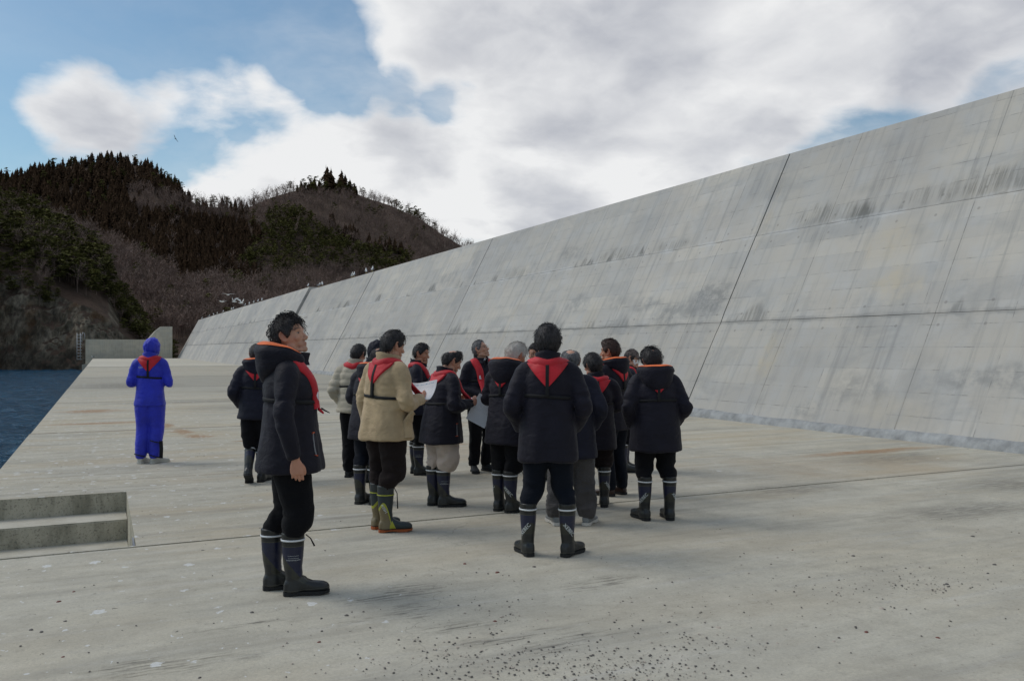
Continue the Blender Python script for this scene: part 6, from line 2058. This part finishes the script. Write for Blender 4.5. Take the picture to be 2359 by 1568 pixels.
D_ = person(818, 1098, 1.60, 22, 'person in beige quilted down jacket, seen from behind at the left of the group', 'beige', 'black_pants', 'black', ('pocket', 'pocket'), (18, -18, 0), 'hair_black',
            'low', .014, vest='front', hem=.86, feet=ft((-.07, 0, 0), (.08, .05, 10)), girth=1.02, seed=14, puff=1.05, baggy=1.1)
E_ = person(862, 1112, 1.625, 60, 'person with dark hood pulled up, behind the man in the sand-coloured jacket', 'navy2', 'black_pants', 'plain', ('fold', 'fold'), (8, -8, 0), None,
            hoodup=True, vest='front', seed=15)
F_ = person(852, 1160, 1.575, 32, 'person with orange hood lining and thinning hair, just left of the sand-coloured jacket', 'navy', 'navy_pants', 'plain', ('fold', 'fold'), (16, -28, 0), 'hair_black',
            'low', .014, bald=(0, -.75, .75, 15), hood=.7, hoodsize=.82, vest='both', hem=.72, feet=ft((-.09, 0, 5), (.07, .02, 10)), seed=16, lean=7, girth=1.05)
G_ = person(888, 1219, 1.70, 48, 'man in sand-coloured padded jacket and khaki boots, reading a paper', 'tan', 'brown_pants', 'lime', ('down', 'hold'), (16, -14, 0), 'hair_black',
            'full', .018, messy=.12, vest='both', hem=.79, feet=ft((-.075, .02, 8), (.10, -.04, 38)), girth=1.04, seed=17, lean=2, belt=1.165, puff=1.06, baggy=1.12, tone='mid')
H_ = person(962, 1092, 1.60, 92, 'dark-haired man looking right, between the sand-coloured jacket and the pale-trousered man', 'navy2', 'black_pants', 'plain', ('pocket', 'fold'), (22, -10, 0), 'hair_black',
            'full', .017, messy=.1, vest='front', hem=.80, feet=ft((-.08, 0, -5), (.08, .05, 5)), seed=18, tone='ruddy')
I_ = person(1016, 1165, 1.545, 60, 'stocky man in long navy coat and pale trousers, bent over papers', 'navy', 'stone_pants', 'plain', ('hold', 'hold'), (14, -26, 0), 'hair_black',
            'full', .014, messy=.12, bald=(0, -.45, .9, 30), vest='both', hem=.70, feet=ft((-.07, -.01, 12), (.07, .03, 26)), girth=1.12, seed=19, lean=5, belt=1.15, baggy=1.12, backstrap=False)
J_ = person(1108, 1086, 1.65, 152, 'man with greying hair, glasses and white shirt collar, looking up', 'navy', 'black_pants', 'black', ('clasp', 'clasp'), (-38, 20, 0), 'hair_salt',
            'high', .010, vest='front', hem=.86, feet=ft((-.10, 0, -22), (.10, 0, 18)), glasses=True, shirt=True, seed=20, tone='mid', girth=.98, collar=True)
J_['root'].children  # boots instead of shoes are set below
K_ = person(1168, 1177, 1.60, 32, 'silver-haired man in navy parka with large orange-lined hood, head bowed', 'navy', 'black_pants', 'brand', ('fold', 'hold'), (22, -20, 0), 'hair_grey',
            'full', .020, messy=.2, hood=1.25, hoodsize=1.15, vest='back', hem=.70, feet=ft((-.085, .02, 0), (.085, -.01, 38)), girth=1.02, seed=21, lean=3, headfwd=.05, glasses=True, tone='ruddy', baggy=1.1)
L_ = person(1240, 1105, 1.60, -150, 'man with glasses, only his face showing left of the big man', 'navy2', 'black_pants', 'plain', ('fold', 'fold'), (14, -8, 0), 'hair_black',
            'full', .014, vest='front', seed=22, glasses=True, tone='ruddy', feet=ft((-.06, 0, 0), (.06, 0, 0)))
N_ = person(1316, 1206, 1.55, -4, 'balding person in baggy grey trousers and silver sneakers, behind the big man', 'navy2', 'grey_pants', 'sneaker', ('elbowout', 'pocket'), (0, -24, 0), 'hair_salt',
            'full', .012, bald=(0, -.55, .85, 30), vest=None, hem=.66, feet=ft((-.15, 0, -14), (.15, -.01, 22)), girth=1.06, seed=24, lean=4, baggy=1.22, tone='mid')
O_ = person(1372, 1165, 1.48, -12, 'short dark-haired person in brown trousers, just right of the big man', 'navy', 'brown_pants', 'brand', ('fold', 'fold'), (-26, -10, 0), 'hair_black',
            'low', .020, vest='both', hem=.66, feet=ft((-.12, 0, -10), (.085, 0, 12)), seed=25, baggy=1.12, headfwd=.02, backstrap=True)
P__ = person(1412, 1140, 1.63, -52, 'tall man with swept-up brown hair and brown leather shoes, facing left', 'navy', 'navy_pants', 'brown', ('fold', 'pocket'), (-22, -4, 0), 'hair_brown',
             'full', .020, quiff=.022, hood=.9, hoodsize=.72, vest='both', hem=.74, feet=ft((-.09, 0.02, -6), (.09, 0, -8)), seed=26, baggy=1.08, tone='ruddy')
Q_ = person(1448, 1086, 1.53, 78, 'person in grey-brown cap and white face mask at the back right', 'navy2', 'black_pants', 'brand', ('pocket', 'pocket'), (22, -6, 0), 'hair_black',
            'low', .008, vest='front', hem=.80, cap=True, mask=True, seed=27, feet=ft((-.08, 0, -8), (.08, -.06, 0)), tone='mid')
S_ = person(1510, 1195, 1.56, -14, 'stout man in long navy coat, rightmost of the group, head bowed', 'navy', 'black_pants', 'brand', ('pocket', 'pocket'), (-4, -26, 0), 'hair_black',
            'low', .020, messy=.35, bald=(.1, -.72, .72, 9), hood=.35, hoodsize=1.1, vest='back', hem=.69, feet=ft((-.12, 0, -16), (.12, .0, 0)), girth=1.10, width=1.02, seed=28, lean=4, headfwd=.03)
R_ = person(1262, 1277, 1.715, 2, 'big man seen squarely from behind, red triangle on his navy jacket', 'navy', 'navy_pants', 'brand', ('pocket', 'pocket'), (-7, -2, 0), 'hair_black',
            'low', .023, messy=.05, vest='back', hem=.715, feet=ft((-.165, 0, -24), (.165, 0, 30)), girth=1.0, width=.97, seed=23, belt=1.205, puff=1.02)


def mesh_world(P_, V):
    a = P_['rz']; g = P_['g']
    c, s = math.cos(a), math.sin(a)
    V = np.asarray(V)
    return V @ np.array([[c, s, 0], [-s, c, 0], [0, 0, 1]]) + g


# small clothing details that sit on the jackets
def strip(P_, pts, half, mat, name, lift=.004, thick_=.003):
    return P_['band'](pts, [half] * 3, thick_, lift, name, mat)


strip(Cc, [(.22, .20, 1.03), (.22, .20, .96), (.22, .20, .89)], .0028, 'pocket_zip', 'pocket_zip')
strip(Cc, [(.235, .19, 1.032), (.22, .20, 1.032), (.20, .21, 1.032)], .004, 'bartack', 'pocket_tab')
strip(Cc, [(.235, .19, .888), (.22, .20, .888), (.20, .21, .888)], .004, 'bartack', 'pocket_tab')
strip(I_, [(.31, .06, .93), (.31, .055, .87), (.31, .05, .80)], .0025, 'pocket_zip', 'pocket_zip')
strip(I_, [(.31, .04, .932), (.31, .06, .932), (.31, .08, .932)], .004, 'bartack', 'pocket_tab')
strip(I_, [(.31, .03, .798), (.31, .05, .798), (.31, .07, .798)], .004, 'bartack', 'pocket_tab')
# white round mark on two life jacket fronts
for P_, sd_ in ((Cc, .115), (J_, .115)):
    P_['band']([(sd_ + .012, .33, 1.235), (sd_ + .014, .31, 1.26), (sd_ + .016, .30, 1.285)], [.008, .020, .018, .010], .003, .021, 'emblem', 'white_band')
# pull tab and strap end hanging from the front man's life jacket
p0, n0 = Cc['near'](Cc['bend']((.10, .32, 1.175)), .012)
for (a_, b_, c_, r_, m_) in ((0, .018, .035, .012, 'red'), (.02, .045, .075, .006, 'strap')):
    v, f = tube([p0 + n0 * a_, p0 + n0 * b_ + [0, 0, -.018], p0 + n0 * c_ + [0, 0, -.035]], [r_, r_ * .9, r_ * .5], 6)
    obj('pull_tab', make_mesh('pull_tab', v, f, [M[m_]], True), Cc['root'])
# sand jacket: flapped side pocket and waist seam
b = MB()
pk = G_['band']([(.30, .06, .99), (.30, .05, .90), (.30, .045, .82)], [.055, .065, .060], .020, .002, 'pocket', 'tan', prof=5.0)
G_['band']([(.31, .055, 1.01), (.31, .052, .985), (.31, .05, .955)], [.060, .062, .056], .014, .020, 'pocket_flap', 'tan', prof=4.0)
# rain-suit ankle straps
for (s0, x_, zz) in ((1, .165, .30), (1, .165, .10), (-1, -.175, .12)):
    v, f = tube([(s0 * .10 - .075, -.10, zz + .02), (s0 * .10, -.125, zz), (s0 * .10 + .06, -.10, zz - .015)], [.008, .008, .008], 6)
    obj('ankle_strap', make_mesh('ankle_strap', v, f, [M['strap']], True), A['root'])
v, f = tube([(.165, -.088, .31), (.172, -.09, .2), (.168, -.095, .075)], [(.024, .008)] * 3, 8)
obj('ankle_strap', make_mesh('ankle_strap', v, f, [M['strap']], True), A['root'])


# cords dangling at the boot tops
def cord(P_, pts, name='drawcord'):
    v, f = tube(pts, [.0035, .004, .006], 5)
    obj(name, make_mesh(name, v, f, [M['strap']], True), P_['root'])


cord(Cc, [(.10, .095, .385), (.105, .125, .36), (.11, .15, .31)])
cord(G_, [(.125, -.015, .375), (.150, -.005, .33), (.152, .0, .20)])
cord(K_, [(.155, .02, .39), (.165, .03, .36), (.165, .03, .33)])


# ------------------------------------------------------------------ papers held in the hands
def paper_material():
    m, t, b = material('printed paper')
    uv = t.new('ShaderNodeUVMap').outputs[0]
    s = t.new('ShaderNodeSeparateXYZ', {0: uv})
    rows = t.math('GREATER_THAN', t.math('FRACT', t.math('MULTIPLY', s.outputs[1], 26.0)), 0.6)
    words = t.math('GREATER_THAN', t.noise(t.mapping(uv, (40, 26, 1)), 1.0, 1.0), 0.5)
    inb = t.math('MULTIPLY', t.math('MULTIPLY', t.math('GREATER_THAN', s.outputs[0], .1), t.math('LESS_THAN', s.outputs[0], .9)), t.math('MULTIPLY', t.math('GREATER_THAN', s.outputs[1], .45), t.math('LESS_THAN', s.outputs[1], .8)))
    c = t.mix(t.math('MULTIPLY', t.math('MULTIPLY', rows, words), t.math('MULTIPLY', inb, .55)), (0.72, 0.75, 0.78), (0.30, 0.36, 0.42))
    head_ = t.math('MULTIPLY', t.math('MULTIPLY', t.math('GREATER_THAN', s.outputs[1], .88), t.math('LESS_THAN', s.outputs[1], .92)), t.math('MULTIPLY', t.math('GREATER_THAN', s.outputs[0], .12), t.math('LESS_THAN', s.outputs[0], .88)))
    c = t.mix(t.math('MULTIPLY', head_, words), c, (0.16, 0.34, 0.52))
    t.put(b.inputs['Base Color'], c); b.inputs['Roughness'].default_value = 0.6
    b.inputs['Transmission Weight'].default_value = 0.0
    return m


M['paper'] = paper_material()


def sheet(P_, c, u, v_, w_, h_, curl, label, seed):
    """a sheet centred at c in body coordinates, u across and v up"""
    c = P_['bend'](c)
    u = Vector(u).normalized(); v_ = Vector(v_); v_ = (v_ - u * v_.dot(u)).normalized(); n_ = u.cross(v_)
    V = []; UV = []; nx_, ny_ = 10, 8
    for i in range(ny_ + 1):
        for j in range(nx_ + 1):
            a = j / nx_ - .5; b_ = i / ny_ - .5
            d = curl * (math.sin(a * 3.0 + seed) * .03 + (a * a + b_ * b_) * .10)
            p = Vector(c) + u * a * w_ + v_ * b_ * h_ + n_ * d
            V.append(tuple(p)); UV.append((a + .5, b_ + .5))
    n = len(V); nr = np.array([tuple(n_)] * n) * .0012
    V = np.array(V); VV = np.vstack([V, V - nr]); F = []
    W_ = nx_ + 1
    for i in range(ny_):
        for j in range(nx_):
            q = (i * W_ + j, i * W_ + j + 1, (i + 1) * W_ + j + 1, (i + 1) * W_ + j); F.append(q); F.append(tuple(n + k_ for k_ in q[::-1]))
    V2 = mesh_world(P_, VV)
    o_ = V2[:n].mean(0)
    o = obj('paper', make_mesh('paper', V2 - o_, F, [M['paper']], True, None, UV + UV), None, tuple(o_))
    tag(o, label, 'paper')
    return o


sheet(G_, (.10, .34, 1.175), (.95, .25, .0), (-.15, .55, .75), .30, .21, 1.0, 'printed white sheet held open by the man in the sand-coloured jacket', .3)
sheet(G_, (.02, .35, 1.215), (.95, .1, .1), (-.1, .6, .7), .26, .19, -1.0, 'white sheet poking up behind the other in the hands of the sand-jacketed man', 1.3)
sheet(I_, (.17, .40, 1.05), (.25, .75, -.45), (.1, .45, .85), .21, .29, .8, 'white sheet with blue heading hanging from the hand of the man in pale trousers', .8)
sheet(I_, (.0, .38, 1.17), (.9, .3, .0), (-.1, .8, .5), .27, .19, -.8, 'white sheet held flat by the man in pale trousers', 2.1)


# marks printed on the rain suit
def print_on(P_, body, size, origin, dirv_, right, up, name, mat='boot_text', parent=None):
    cu = bpy.data.curves.new('t', 'FONT'); cu.body = body; cu.size = size; cu.align_x = 'CENTER'; cu.align_y = 'CENTER'
    o = bpy.data.objects.new('t', cu); COL.objects.link(o)
    dg = bpy.context.evaluated_depsgraph_get(); ev = o.evaluated_get(dg); m2 = ev.to_mesh()
    v = np.array([tuple(q.co) for q in m2.vertices]); f = [tuple(p.vertices) for p in m2.polygons]
    ev.to_mesh_clear(); bpy.data.objects.remove(o); bpy.data.curves.remove(cu)
    og = P_['bend'](origin); V = []
    for q in v:
        p = Vector(og) + Vector(right) * q[0] + Vector(up) * q[1]
        hit = P_['jb'].ray_cast(p, Vector(dirv_))
        l = hit[0] if hit[0] is not None else p + Vector(dirv_) * .5
        V.append(tuple(l - Vector(dirv_) * .006))
    obj(name, make_mesh(name, np.array(V), f, [M[mat]]), P_['root'])


print_on(A, 'COS', .030, (-.10, -.6, 1.34), (0, 1, 0), (1, 0, 0), (0, 0, 1), 'printed_mark')
obj_done = True
scene.world.cycles.sampling_method = 'AUTOMATIC'
scene.cycles.use_denoising = True
for o_ in list(bpy.data.objects):
    if o_.users == 0 or o_.name not in scene.objects:
        try: bpy.data.objects.remove(o_)
        except Exception: pass
